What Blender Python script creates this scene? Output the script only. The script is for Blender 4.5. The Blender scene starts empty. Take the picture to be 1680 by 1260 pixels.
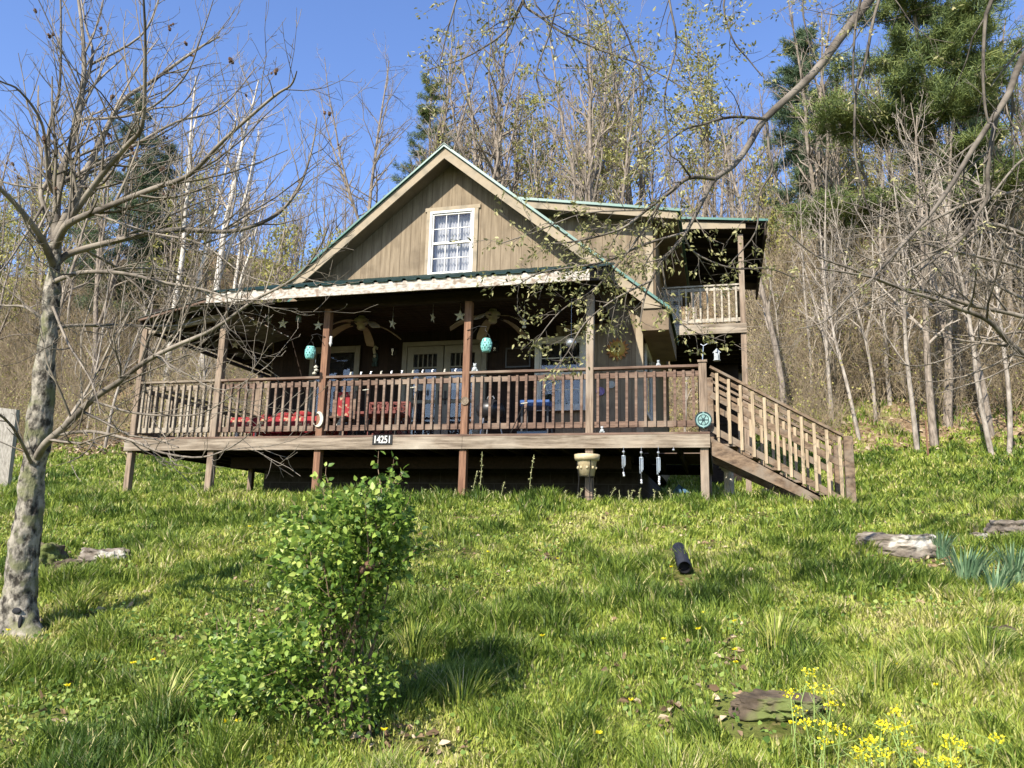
import bpy, bmesh, math, random
import numpy as np
from mathutils import Vector, Matrix, noise as mnoise
random.seed(7)
rng = np.random.default_rng(11)
R = math.radians
scene = bpy.context.scene
COL = scene.collection

# ------------------------------------------------------------------ camera
F_PX, CAM = 1288.3, Vector((0.116, -11.007, -1.564))
YAW, PITCH, ROLL = 0.261, 0.200, 0.026
def basis():
    f = Vector((-math.sin(YAW)*math.cos(PITCH), math.cos(YAW)*math.cos(PITCH), math.sin(PITCH)))
    r0 = Vector((math.cos(YAW), math.sin(YAW), 0)); u0 = r0.cross(f)
    r = r0*math.cos(ROLL)+u0*math.sin(ROLL); u = -r0*math.sin(ROLL)+u0*math.cos(ROLL)
    return r, u, f
CR, CU, CF = basis()
cam_d = bpy.data.cameras.new('camera'); cam = bpy.data.objects.new('camera', cam_d); COL.objects.link(cam)
M = Matrix((CR, CU, -CF)).transposed().to_4x4(); M.translation = CAM
cam.matrix_world = M
cam_d.sensor_fit = 'HORIZONTAL'; cam_d.sensor_width = 36.0; cam_d.lens = 36.0*F_PX/1680.0
cam_d.clip_start = 0.05; cam_d.clip_end = 2000
scene.camera = cam

# ------------------------------------------------------------------ world, sun, exposure
TO_SUN = Vector((-0.30, -1.0, 0.80)).normalized()
w = bpy.data.worlds.new('World'); scene.world = w; w.use_nodes = True
nt = w.node_tree; bg = nt.nodes['Background']
sky = nt.nodes.new('ShaderNodeTexSky'); sky.sky_type = 'NISHITA'; sky.sun_disc = False
sky.sun_elevation = math.asin(TO_SUN.z); sky.sun_rotation = math.atan2(TO_SUN.x, TO_SUN.y)
sky.air_density = 1.0; sky.dust_density = 0.4; sky.ozone_density = 2.2; sky.altitude = 300
hs = nt.nodes.new('ShaderNodeHueSaturation'); hs.inputs['Hue'].default_value = .512; hs.inputs['Saturation'].default_value = 1.12; hs.inputs['Value'].default_value = 1.15
nt.links.new(sky.outputs[0], hs.inputs['Color']); nt.links.new(hs.outputs[0], bg.inputs[0]); bg.inputs[1].default_value = 0.118
sd = bpy.data.lights.new('sun', 'SUN'); sd.energy = 5.0; sd.angle = R(0.5); sd.color = (1.0, 0.93, 0.82)
so = bpy.data.objects.new('sun', sd); COL.objects.link(so); so.location = (0, -20, 30)
so.rotation_euler = (-TO_SUN).to_track_quat('-Z', 'Y').to_euler()
scene.view_settings.view_transform = 'Standard'; scene.view_settings.look = 'None'
scene.view_settings.exposure = 1.12; scene.view_settings.gamma = 1.0
scene.cycles.max_bounces = 6; scene.cycles.transparent_max_bounces = 12
scene.cycles.use_adaptive_sampling = True

# ------------------------------------------------------------------ helpers: pixels of the photo to points
def ray(px, py):
    return (CF + CR*((px-840)/F_PX) - CU*((py-630)/F_PX))
def at(px, py, depth):
    return CAM + ray(px, py)*depth
def hit(px, py, axis, v):
    d = ray(px, py); return CAM + d*((v-CAM[axis])/d[axis])
YS = np.array([-40, -11, -8, -6, -4, -2.2, -1.0, 0, 3, 6, 9, 12, 14, 20, 30, 40, 48, 60, 90, 150, 900.])
ZS = np.array([-7, -3.22, -2.62, -2.19, -1.77, -1.37, -1.1, -1.0, -.88, -.5, .02, .8, 1.4, 4.2, 11.4, 19.2, 22.6, 21, 9, 5, 5.])
def gz(x, y):
    x = np.asarray(x, float); y = np.asarray(y, float)
    z = np.interp(y, YS, ZS)
    n = np.sin(x*.9+1.3)*np.cos(y*1.1+.4)*.5+np.sin(x*2.3+y*1.7)*.3+np.sin(x*.37-y*.53+2)*.6
    front = np.clip((-y-1.2)/2, 0, 1)
    z = z + n*.055*(.25+front)
    far = np.clip((y-16)/14, 0, 1)
    z = z + far*(np.sin(x*.11+1)*1.1+np.sin(x*.23+y*.12)*.8)
    lump = np.clip((y-11)/4, 0, 1)
    z = z + lump*(np.sin(x*1.9+y*.8)*.06+np.sin(x*.8-y*1.3)*.12)
    return z
def G(x, y): return float(gz(x, y))
def ground_at(px, py):
    d = ray(px, py); t = 2.0
    while t < 120:
        p = CAM + d*t
        if p.z < G(p.x, p.y): break
        t += .03
    return Vector((p.x, p.y, G(p.x, p.y)))

# ------------------------------------------------------------------ helpers: materials
def mat(name, c1, c2=None, scale=5, rough=.85, stretch=(1,1,1), spec=.2, bump=0, metallic=0, detail=6, lo=.35, hi=.65, coord='Object', trans=0, c3=None, s3=1.0, t3=(.55,.62)):
    m = bpy.data.materials.new(name); m.use_nodes = True; t = m.node_tree; b = t.nodes['Principled BSDF']
    b.inputs['Roughness'].default_value = rough; b.inputs['Specular IOR Level'].default_value = spec
    b.inputs['Metallic'].default_value = metallic
    out = None
    if c2 is None: b.inputs['Base Color'].default_value = (*c1, 1)
    else:
        tc = t.nodes.new('ShaderNodeTexCoord'); mp = t.nodes.new('ShaderNodeMapping'); mp.inputs['Scale'].default_value = stretch
        no = t.nodes.new('ShaderNodeTexNoise'); no.inputs['Scale'].default_value = scale; no.inputs['Detail'].default_value = detail; no.inputs['Roughness'].default_value = .65
        cr = t.nodes.new('ShaderNodeValToRGB'); cr.color_ramp.elements[0].position = lo; cr.color_ramp.elements[1].position = hi
        cr.color_ramp.elements[0].color = (*c1, 1); cr.color_ramp.elements[1].color = (*c2, 1)
        t.links.new(tc.outputs[coord], mp.inputs[0]); t.links.new(mp.outputs[0], no.inputs[0]); t.links.new(no.outputs[0], cr.inputs[0])
        out = cr.outputs[0]
        if c3 is not None:
            n3 = t.nodes.new('ShaderNodeTexNoise'); n3.inputs['Scale'].default_value = s3; n3.inputs['Detail'].default_value = 8
            t.links.new(tc.outputs[coord], n3.inputs[0])
            r3 = t.nodes.new('ShaderNodeValToRGB'); r3.color_ramp.elements[0].position = t3[0]; r3.color_ramp.elements[1].position = t3[1]
            t.links.new(n3.outputs[0], r3.inputs[0])
            mx = t.nodes.new('ShaderNodeMixRGB'); t.links.new(r3.outputs[0], mx.inputs[0]); t.links.new(out, mx.inputs[1]); mx.inputs[2].default_value = (*c3, 1)
            out = mx.outputs[0]
        t.links.new(out, b.inputs['Base Color'])
        if bump:
            bp = t.nodes.new('ShaderNodeBump'); bp.inputs['Strength'].default_value = bump; bp.inputs['Distance'].default_value = .02
            t.links.new(no.outputs[0], bp.inputs['Height']); t.links.new(bp.outputs[0], b.inputs['Normal'])
    if trans:
        tr = t.nodes.new('ShaderNodeBsdfTranslucent'); ms = t.nodes.new('ShaderNodeMixShader'); ms.inputs[0].default_value = trans
        if out: t.links.new(out, tr.inputs[0])
        else: tr.inputs[0].default_value = (*c1, 1)
        o = t.nodes['Material Output']; t.links.new(b.outputs[0], ms.inputs[1]); t.links.new(tr.outputs[0], ms.inputs[2]); t.links.new(ms.outputs[0], o.inputs[0])
    return m
def tint_mat(name, stops, trans=.3, rough=.6, spec=.25):
    """colour by the per-leaf 'tint' attribute (each blade's or leaf's own colour)"""
    m = bpy.data.materials.new(name); m.use_nodes = True; t = m.node_tree; b = t.nodes['Principled BSDF']
    a = t.nodes.new('ShaderNodeAttribute'); a.attribute_name = 'tint'
    cr = t.nodes.new('ShaderNodeValToRGB')
    e = cr.color_ramp.elements; e[0].position = stops[0][0]; e[0].color = (*stops[0][1], 1); e[1].position = stops[-1][0]; e[1].color = (*stops[-1][1], 1)
    for p, c in stops[1:-1]:
        q = e.new(p); q.color = (*c, 1)
    t.links.new(a.outputs['Fac'], cr.inputs[0]); t.links.new(cr.outputs[0], b.inputs['Base Color'])
    b.inputs['Roughness'].default_value = rough; b.inputs['Specular IOR Level'].default_value = spec
    if trans:
        tr = t.nodes.new('ShaderNodeBsdfTranslucent'); ms = t.nodes.new('ShaderNodeMixShader'); ms.inputs[0].default_value = trans
        t.links.new(cr.outputs[0], tr.inputs[0]); o = t.nodes['Material Output']
        t.links.new(b.outputs[0], ms.inputs[1]); t.links.new(tr.outputs[0], ms.inputs[2]); t.links.new(ms.outputs[0], o.inputs[0])
    return m
# weathered timber; the stretch runs along the grain
WOODC = ((.16,.11,.075), (.40,.30,.21))
wood_x = mat('weathered_board', (.085,.065,.045), (.27,.22,.165), 3, .85, (.6,9,9), bump=.35, c3=(.32,.28,.22), s3=1.3, t3=(.5,.7))
wood_z = mat('weathered_post', (.10,.073,.052), (.26,.195,.14), 3, .85, (9,9,.7), bump=.35, c3=(.29,.245,.19), s3=1.1, t3=(.5,.75))
wood_red = mat('stained_post', (.09,.045,.027), (.22,.12,.072), 3, .8, (9,9,.7), bump=.3)
wood_rail = mat('stained_rail', (.065,.04,.028), (.17,.11,.08), 3, .8, (.6,9,9), bump=.3, c3=(.25,.20,.15), s3=1.0, t3=(.5,.7))
wood_stair = mat('stair_timber', (.065,.043,.028), (.20,.14,.09), 4, .8, (2,9,5), bump=.3, c3=(.17,.135,.10), s3=4, t3=(.45,.62))
wood_y = mat('joist_timber', (.016,.010,.007), (.035,.022,.015), 3, .85, (9,.6,9))  # darkened to deepen the shade of the porch ceiling and deck underside
wood_dark = mat('dark_timber', (.013,.008,.006), (.028,.018,.012), 4, .8, (.8,6,6))  # timber colour darkened for the shade under roofs and decks
peel = mat('peeling_white_paint', (.19,.155,.12), (.40,.37,.32), 6, .8, (1.5,3,5), bump=.3, lo=.36, hi=.54, c3=(.19,.14,.10), s3=9, t3=(.52,.66))
beige = mat('beige_bargeboard', (.23,.185,.125), (.32,.265,.19), 4, .8, (1,1,1), c3=(.17,.145,.105), s3=4, t3=(.5,.7))
soffit = mat('brown_soffit', (.12,.09,.06), (.18,.135,.09), 3, .85)
green = mat('green_metal', (.008,.075,.055), (.012,.11,.08), 4, .38, spec=.5)
roofdk = mat('shaded_green_roofing', (.012,.03,.024), (.025,.05,.04), 8, .5)  # green metal coloured near black to imitate the shaded rib edges
white = mat('white_paint', (.42,.41,.38), (.52,.505,.47), 6, .5, spec=.4)
cream = mat('cream_trim', (.15,.14,.115), (.20,.185,.15), 5, .6)
black = mat('black_plastic', (.015,.015,.017), rough=.4, spec=.5)
ink = mat('number_plate_black', (.012,.012,.012), rough=.5)
iron = mat('dark_iron', (.03,.028,.026), rough=.5, metallic=.6)
steel = mat('pale_metal', (.6,.6,.6), rough=.3, metallic=.8)
teal = mat('teal_ceramic', (.14,.36,.33), (.20,.46,.42), 10, .3, spec=.5)
starm = mat('cream_star_paint', (.36,.34,.27), (.48,.45,.37), 12, .7)
terracotta = mat('sandstone_planter', (.34,.27,.15), (.46,.38,.24), 14, .85, bump=.2)
bluem = mat('blue_plastic', (.035,.08,.22), rough=.4)
redcloth = mat('red_floral_cloth', (.17,.014,.018), (.23,.022,.026), 6, .8, c3=(.30,.21,.13), s3=11, t3=(.56,.60))
redmesh = mat('red_lattice_paint', (.10,.03,.025), (.15,.045,.036), 10, .6)
inside = mat('dark_interior', (.02,.02,.022), rough=.9)  # near-black colour standing in for the darkness of unlit rooms and openings
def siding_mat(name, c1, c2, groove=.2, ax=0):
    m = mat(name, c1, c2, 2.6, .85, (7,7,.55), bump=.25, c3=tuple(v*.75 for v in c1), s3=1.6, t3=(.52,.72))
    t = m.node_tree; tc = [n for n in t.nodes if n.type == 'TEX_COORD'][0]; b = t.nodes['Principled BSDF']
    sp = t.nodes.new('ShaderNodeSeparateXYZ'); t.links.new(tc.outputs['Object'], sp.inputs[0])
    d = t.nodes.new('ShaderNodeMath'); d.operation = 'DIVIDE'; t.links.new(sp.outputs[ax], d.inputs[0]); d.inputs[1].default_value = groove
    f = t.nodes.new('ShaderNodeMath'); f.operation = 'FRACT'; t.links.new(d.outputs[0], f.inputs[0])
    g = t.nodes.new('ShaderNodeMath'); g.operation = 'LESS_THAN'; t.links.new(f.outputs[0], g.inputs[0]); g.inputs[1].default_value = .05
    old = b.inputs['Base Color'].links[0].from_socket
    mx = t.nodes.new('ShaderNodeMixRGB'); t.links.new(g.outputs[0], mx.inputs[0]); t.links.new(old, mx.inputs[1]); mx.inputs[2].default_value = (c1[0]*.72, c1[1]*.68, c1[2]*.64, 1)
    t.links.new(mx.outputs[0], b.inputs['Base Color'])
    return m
siding = siding_mat('tan_grooved_siding', (.135,.103,.068), (.225,.178,.12))
siding_y = siding_mat('tan_grooved_side_siding', (.135,.103,.068), (.225,.178,.12), ax=1)
siding_dk = siding_mat('shade_dark_brown_siding', (.014,.009,.007), (.028,.017,.012), .1)  # brown siding with the porch shade put into its colour
def block_mat():
    m = mat('concrete_block', (.03,.026,.022), (.055,.048,.042), 9, .95); t = m.node_tree; b = t.nodes['Principled BSDF']  # block colour lowered to imitate the deep shade under the deck
    tc = [n for n in t.nodes if n.type == 'TEX_COORD'][0]
    mp = t.nodes.new('ShaderNodeMapping'); mp.inputs['Rotation'].default_value = (R(90), 0, 0); t.links.new(tc.outputs['Object'], mp.inputs[0])
    br = t.nodes.new('ShaderNodeTexBrick'); t.links.new(mp.outputs[0], br.inputs[0]); br.inputs['Scale'].default_value = 1
    br.inputs['Brick Width'].default_value = .4; br.inputs['Row Height'].default_value = .2; br.inputs['Mortar Size'].default_value = .008
    old = b.inputs['Base Color'].links[0].from_socket; t.links.new(old, br.inputs['Color1']); t.links.new(old, br.inputs['Color2']); br.inputs['Mortar'].default_value = (.07,.065,.06,1)
    t.links.new(br.outputs[0], b.inputs['Base Color']); return m
block = block_mat()
def glass_mat():
    m = bpy.data.materials.new('window_glass'); m.use_nodes = True; t = m.node_tree; t.nodes.remove(t.nodes['Principled BSDF'])
    tr = t.nodes.new('ShaderNodeBsdfTransparent'); gl = t.nodes.new('ShaderNodeBsdfGlossy'); gl.inputs['Roughness'].default_value = .03
    fr = t.nodes.new('ShaderNodeFresnel'); fr.inputs[0].default_value = 1.3
    ad = t.nodes.new('ShaderNodeMath'); ad.operation = 'ADD'; t.links.new(fr.outputs[0], ad.inputs[0]); ad.inputs[1].default_value = .03
    ms = t.nodes.new('ShaderNodeMixShader'); t.links.new(ad.outputs[0], ms.inputs[0]); t.links.new(tr.outputs[0], ms.inputs[1]); t.links.new(gl.outputs[0], ms.inputs[2])
    t.links.new(ms.outputs[0], t.nodes['Material Output'].inputs[0]); return m
glass = glass_mat()

# ------------------------------------------------------------------ helpers: objects
def tag(o, label=None, cat=None, group=None, kind=None):
    if label: o['label'] = label
    if cat: o['category'] = cat
    if group: o['group'] = group
    if kind: o['kind'] = kind
    return o
def empty(name, loc, label=None, cat=None, group=None, rz=0):
    o = bpy.data.objects.new(name, None); COL.objects.link(o); o.location = loc; o.rotation_euler = (0,0,rz); o.empty_display_size = .1
    return tag(o, label, cat, group)
def link(name, me, m, parent=None, smooth=False):
    if m is not None: me.materials.append(m)
    o = bpy.data.objects.new(name, me); COL.objects.link(o)
    if parent is not None:
        o.parent = parent
        # geometry is written in world coordinates unless the parent says otherwise
    if smooth: me.polygons.foreach_set('use_smooth', [True]*len(me.polygons))
    return o
def off(parent):
    v = Vector((0,0,0))
    while parent is not None: v += parent.location; parent = parent.parent
    return v
class MB:
    def __init__(s): s.v = []; s.f = []
    def box(s, x0, x1, y0, y1, z0, z1):
        n = len(s.v)
        s.v += [(x0,y0,z0),(x1,y0,z0),(x1,y1,z0),(x0,y1,z0),(x0,y0,z1),(x1,y0,z1),(x1,y1,z1),(x0,y1,z1)]
        s.f += [tuple(n+i for i in q) for q in ((0,3,2,1),(4,5,6,7),(0,1,5,4),(1,2,6,5),(2,3,7,6),(3,0,4,7))]; return s
    def bar(s, a, b, wd, ht, up=(0,0,1)):
        a = Vector(a); b = Vector(b); d = (b-a).normalized(); up = Vector(up)
        sd = d.cross(up).normalized(); u = sd.cross(d); n = len(s.v)
        for p in (a, b):
            for i, j in ((-1,-1),(1,-1),(1,1),(-1,1)): s.v.append(tuple(p+sd*(i*wd/2)+u*(j*ht/2)))
        s.f += [tuple(n+i for i in q) for q in ((0,1,2,3),(7,6,5,4),(0,4,5,1),(1,5,6,2),(2,6,7,3),(3,7,4,0))]; return s
    def prism(s, poly, axis, a, b):
        """poly of 2-D points in the plane normal to axis; extruded from a to b"""
        n = len(s.v); k = len(poly)
        for t in (a, b):
            for p in poly:
                q = list(p); q.insert(axis, t); s.v.append(tuple(q))
        s.f.append(tuple(n+i for i in range(k))); s.f.append(tuple(n+k+i for i in reversed(range(k))))
        for i in range(k):
            j = (i+1) % k; s.f.append((n+i, n+k+i, n+k+j, n+j))
        return s
    def tube(s, pts, rad, sides=8, cap=True):
        pts = [Vector(p) for p in pts]; rad = rad if isinstance(rad, (list, tuple)) else [rad]*len(pts)
        n = len(s.v); ref = None
        for i, p in enumerate(pts):
            d = (pts[min(i+1, len(pts)-1)]-pts[max(i-1, 0)]).normalized()
            if ref is None: ref = Vector((1,0,0)) if abs(d.x) < .8 else Vector((0,1,0))
            sd = d.cross(ref).normalized(); u = sd.cross(d); ref = -sd.cross(d) if False else ref
            for k in range(sides):
                an = 2*math.pi*k/sides; s.v.append(tuple(p+(sd*math.cos(an)+u*math.sin(an))*rad[i]))
        for i in range(len(pts)-1):
            for k in range(sides):
                a = n+i*sides+k; b = n+i*sides+(k+1) % sides; s.f.append((a, b, b+sides, a+sides))
        if cap:
            s.f.append(tuple(n+k for k in reversed(range(sides)))); m = n+(len(pts)-1)*sides; s.f.append(tuple(m+k for k in range(sides)))
        return s
    def lathe(s, prof, c=(0,0,0), sides=16):
        n = len(s.v)
        for r, z in prof:
            for k in range(sides):
                an = 2*math.pi*k/sides; s.v.append((c[0]+r*math.cos(an), c[1]+r*math.sin(an), c[2]+z))
        for i in range(len(prof)-1):
            for k in range(sides):
                a = n+i*sides+k; b = n+i*sides+(k+1) % sides; s.f.append((a, b, b+sides, a+sides))
        return s
    def ball(s, c, r, sq=(1,1,1), seg=8, rings=6):
        prof = [(max(1e-4, r*math.sin(math.pi*i/rings)), -r*math.cos(math.pi*i/rings)) for i in range(rings+1)]
        n = len(s.v); s.lathe(prof, (0,0,0), seg)
        for i in range(n, len(s.v)):
            v = s.v[i]; s.v[i] = (c[0]+v[0]*sq[0], c[1]+v[1]*sq[1], c[2]+v[2]*sq[2])
        return s
    def build(s, name, m, parent=None, smooth=False, bevel=0):
        me = bpy.data.meshes.new(name); o3 = off(parent)
        me.from_pydata([(v[0]-o3.x, v[1]-o3.y, v[2]-o3.z) for v in s.v], [], s.f); me.update()
        bm = bmesh.new(); bm.from_mesh(me); bmesh.ops.recalc_face_normals(bm, faces=bm.faces); bm.to_mesh(me); bm.free()
        o = link(name, me, m, parent, smooth)
        if bevel:
            md = o.modifiers.new('bevel', 'BEVEL'); md.width = bevel; md.segments = 1; md.limit_method = 'ANGLE'
        return o
def np_mesh(name, V, faces, m=None, parent=None, tint=None, smooth=False):
    """V (N,3); faces: list of (K,n) arrays"""
    me = bpy.data.meshes.new(name); me.vertices.add(len(V)); me.vertices.foreach_set('co', np.ascontiguousarray(V, dtype=np.float32).ravel())
    idx = np.concatenate([f.ravel() for f in faces]); tot = np.concatenate([np.full(len(f), f.shape[1]) for f in faces])
    st = np.concatenate([[0], np.cumsum(tot)[:-1]])
    me.loops.add(len(idx)); me.loops.foreach_set('vertex_index', idx.astype(np.int32))
    me.polygons.add(len(tot)); me.polygons.foreach_set('loop_start', st.astype(np.int32)); me.polygons.foreach_set('loop_total', tot.astype(np.int32))
    if smooth: me.polygons.foreach_set('use_smooth', np.ones(len(tot), bool))
    if tint is not None:
        a = me.attributes.new('tint', 'FLOAT', 'POINT'); a.data.foreach_set('value', np.ascontiguousarray(tint, dtype=np.float32))
    me.update(calc_edges=True); me.validate()
    if m is not None: me.materials.append(m)
    o = bpy.data.objects.new(name, me); COL.objects.link(o)
    if parent is not None: o.parent = parent
    return o
def copy_tree(o, parent=None):
    c = o.copy(); COL.objects.link(c); c.parent = parent
    for ch in list(o.children): copy_tree(ch, c)
    return c

# ------------------------------------------------------------------ helpers: branches and leaves
def tubes_np(polys):
    """polys: list of (pts Nx3, radii N, sides) -> V, quads"""
    Vs, Fs, n = [], [], 0
    for pts, rad, sd in polys:
        pts = np.asarray(pts, float); k = len(pts)
        d = np.empty_like(pts); d[1:-1] = pts[2:]-pts[:-2]; d[0] = pts[1]-pts[0]; d[-1] = pts[-1]-pts[-2]
        d /= np.linalg.norm(d, axis=1)[:, None]+1e-9
        ref = np.array([0,0,1.]) if abs(d[:,2]).mean() < .7 else np.array([1.,.2,0])
        s = np.cross(d, ref); s /= np.linalg.norm(s, axis=1)[:, None]+1e-9; u = np.cross(s, d)
        a = np.arange(sd)*2*np.pi/sd
        ring = pts[:,None,:]+(s[:,None,:]*np.cos(a)[None,:,None]+u[:,None,:]*np.sin(a)[None,:,None])*np.asarray(rad)[:,None,None]
        Vs.append(ring.reshape(-1,3))
        i = np.arange(k-1)[:,None]*sd; j = np.arange(sd)[None,:]; j2 = (j+1) % sd
        Fs.append(np.stack([i+j, i+j2, i+j2+sd, i+j+sd], -1).reshape(-1,4)+n); n += k*sd
    return np.concatenate(Vs), np.concatenate(Fs)
def smooth_line(pts, n=4):
    pts = [np.array(p, float) for p in pts]; out = []
    for i in range(len(pts)-1):
        p0 = pts[max(i-1,0)]; p1 = pts[i]; p2 = pts[i+1]; p3 = pts[min(i+2,len(pts)-1)]
        for t in np.arange(n)/n:
            out.append(.5*((2*p1)+(-p0+p2)*t+(2*p0-5*p1+4*p2-p3)*t*t+(-p0+3*p1-3*p2+p3)*t**3))
    out.append(pts[-1]); return np.array(out)
def rdir(d, spread, rg):
    """unit vector at angle 'spread' from d, random roll"""
    v = rg.normal(size=3); v -= d*np.dot(v, d); v /= np.linalg.norm(v)+1e-9
    return d*math.cos(spread)+v*math.sin(spread)
def shoot(p, d, L, r0, r1, seg, rg, wob=.15, up=.1, grav=0):
    pts = [np.array(p, float)]; d = np.array(d, float)
    for i in range(seg):
        d = d+rg.normal(size=3)*wob; d[2] += up-grav; d /= np.linalg.norm(d)
        pts.append(pts[-1]+d*L/seg)
    return np.array(pts), np.linspace(r0, r1, seg+1)
def sprout(poly, rad, out, levels, rg, dens, frac, ang, tips, start=.15, up=.12, grav=0, minr=.0012, wob=.16, sides=3, lmax=9, dmul=1.6, fr2=.42):
    """grow children off a polyline, recursively; out gets (pts, radii, sides)"""
    if levels <= 0: return
    seg = np.linalg.norm(np.diff(poly, axis=0), axis=1); L = seg.sum(); cum = np.concatenate([[0], np.cumsum(seg)])
    n = max(1, int(round(dens*L*(1-start))))
    for i in range(n):
        t = (start+(1-start)*(i+rg.random())/n)*L
        k = min(np.searchsorted(cum, t, 'right')-1, len(seg)-1); q = (t-cum[k])/max(seg[k],1e-6)
        p = poly[k]*(1-q)+poly[k+1]*q; r = rad[k]*(1-q)+rad[k+1]*q
        d = (poly[k+1]-poly[k])/max(seg[k],1e-6)
        cl = min(lmax, L*frac*(1-.45*t/L)*rg.uniform(.5,1.25)); cr = max(minr, r*rg.uniform(.4,.65))
        dd = rdir(d, rg.uniform(ang*.7, ang*1.3), rg)
        sg = 4 if cl > .25 else 3
        pts, rr = shoot(p, dd, cl, cr, max(minr*.8, cr*.35), sg, rg, wob, up, grav)
        out.append((pts, rr, sides if cr < .02 else 5))
        if levels == 1: tips.append((pts[-1], pts[-1]-pts[-2]))
        else: sprout(pts, rr, out, levels-1, rg, dens*dmul, max(frac, fr2), ang, tips, .15, up, grav, minr, wob, sides, lmax, dmul, fr2)
    if levels > 1: tips.append((poly[-1], poly[-1]-poly[-2]))
def leaves_np(P, D, size, rg, fold=.25, wide=.5, tint=(0,1)):
    """leaf at each P pointing along D (unit); 6 verts / 4 tris-quads: a folded pointed leaf"""
    n = len(P); D = D/(np.linalg.norm(D, axis=1)[:,None]+1e-9)
    r = rg.normal(size=(n,3)); S = np.cross(D, r); S /= np.linalg.norm(S, axis=1)[:,None]+1e-9; N = np.cross(S, D)
    N *= np.sign(N[:,2:3]+1e-9)
    sz = size*rg.uniform(.6,1.25,(n,1)); w_ = sz*wide*.5
    c = [P, P+D*sz*.35+S*w_+N*w_*fold, P+D*sz*.35-S*w_+N*w_*fold, P+D*sz*.4, P+D*sz*.75+S*w_*.6+N*w_*fold*.3-N*sz*.05, P+D*sz*.75-S*w_*.6+N*w_*fold*.3-N*sz*.05, P+D*sz-N*sz*.12]
    V = np.stack(c, 1).reshape(-1,3); b = (np.arange(n)*7)[:,None]
    q = np.concatenate([b+np.array([[3,1,4,6]]), b+np.array([[3,6,5,2]])]); t = np.concatenate([b+np.array([[0,1,3]]), b+np.array([[0,3,2]])])
    T = np.repeat(rg.uniform(tint[0], tint[1], n), 7)
    return V, q, t, T

# ------------------------------------------------------------------ ground
def build_ground():
    xs = np.concatenate([np.linspace(-900,-90,10), np.linspace(-84,-24,30), np.linspace(-23,14,260), np.linspace(15,60,26), np.linspace(70,900,10)])
    ys = np.concatenate([np.linspace(-600,-30,8), np.linspace(-24,-11,10), np.linspace(-10.9,16,230), np.linspace(16.6,60,60), np.linspace(66,900,16)])
    X, Y = np.meshgrid(xs, ys); Z = gz(X, Y)
    V = np.stack([X, Y, Z], -1).reshape(-1,3); nx = len(xs)
    i = (np.arange(len(ys)-1)[:,None]*nx+np.arange(nx-1)[None,:]).ravel()
    m = bpy.data.materials.new('soil_grass_and_leaf_litter'); m.use_nodes = True; t = m.node_tree; b = t.nodes['Principled BSDF']
    b.inputs['Roughness'].default_value = 1; b.inputs['Specular IOR Level'].default_value = 0
    tc = t.nodes.new('ShaderNodeTexCoord')
    def noise(s, d=8):
        n = t.nodes.new('ShaderNodeTexNoise'); n.inputs['Scale'].default_value = s; n.inputs['Detail'].default_value = d; n.inputs['Roughness'].default_value = .7
        t.links.new(tc.outputs['Object'], n.inputs[0]); return n.outputs[0]
    def ramp(src, st):
        r = t.nodes.new('ShaderNodeValToRGB'); e = r.color_ramp.elements; e[0].position = st[0][0]; e[0].color = (*st[0][1],1); e[1].position = st[-1][0]; e[1].color = (*st[-1][1],1)
        for p, c in st[1:-1]: q = e.new(p); q.color = (*c,1)
        t.links.new(src, r.inputs[0]); return r.outputs[0]
    turf = ramp(noise(14), [(.3,(.035,.05,.012)), (.5,(.09,.10,.025)), (.7,(.22,.17,.08))])
    litter = ramp(noise(7), [(.28,(.045,.03,.018)), (.45,(.14,.095,.055)), (.58,(.25,.18,.11)), (.72,(.40,.32,.22))])
    sp = t.nodes.new('ShaderNodeSeparateXYZ'); t.links.new(tc.outputs['Object'], sp.inputs[0])
    nn = noise(.6, 4); a = t.nodes.new('ShaderNodeMath'); a.operation = 'MULTIPLY_ADD'; t.links.new(nn, a.inputs[0]); a.inputs[1].default_value = 4.5; t.links.new(sp.outputs[1], a.inputs[2])
    mr = t.nodes.new('ShaderNodeMapRange'); t.links.new(a.outputs[0], mr.inputs[0]); mr.inputs[1].default_value = 14.2; mr.inputs[2].default_value = 16.2
    mx = t.nodes.new('ShaderNodeMixRGB'); t.links.new(mr.outputs[0], mx.inputs[0]); t.links.new(turf, mx.inputs[1]); t.links.new(litter, mx.inputs[2])
    moss = ramp(noise(1.1, 6), [(.5,(0,0,0)), (.62,(1,1,1))])
    mm = t.nodes.new('ShaderNodeMath'); mm.operation = 'MULTIPLY'; t.links.new(moss, mm.inputs[0])
    m2 = t.nodes.new('ShaderNodeMapRange'); t.links.new(sp.outputs[1], m2.inputs[0]); m2.inputs[1].default_value = 26; m2.inputs[2].default_value = 15; t.links.new(m2.outputs[0], mm.inputs[1])
    m4 = t.nodes.new('ShaderNodeMixRGB'); t.links.new(mm.outputs[0], m4.inputs[0]); t.links.new(mx.outputs[0], m4.inputs[1]); m4.inputs[2].default_value = (.13,.15,.04,1)
    t.links.new(m4.outputs[0], b.inputs['Base Color'])
    bp = t.nodes.new('ShaderNodeBump'); bp.inputs['Distance'].default_value = .06; bp.inputs['Strength'].default_value = .8; t.links.new(noise(9), bp.inputs['Height']); t.links.new(bp.outputs[0], b.inputs['Normal'])
    o = np_mesh('ground', V, [np.stack([i, i+1, i+1+nx, i+nx], -1)], m, smooth=True)
    tag(o, kind='structure')
build_ground()

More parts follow.
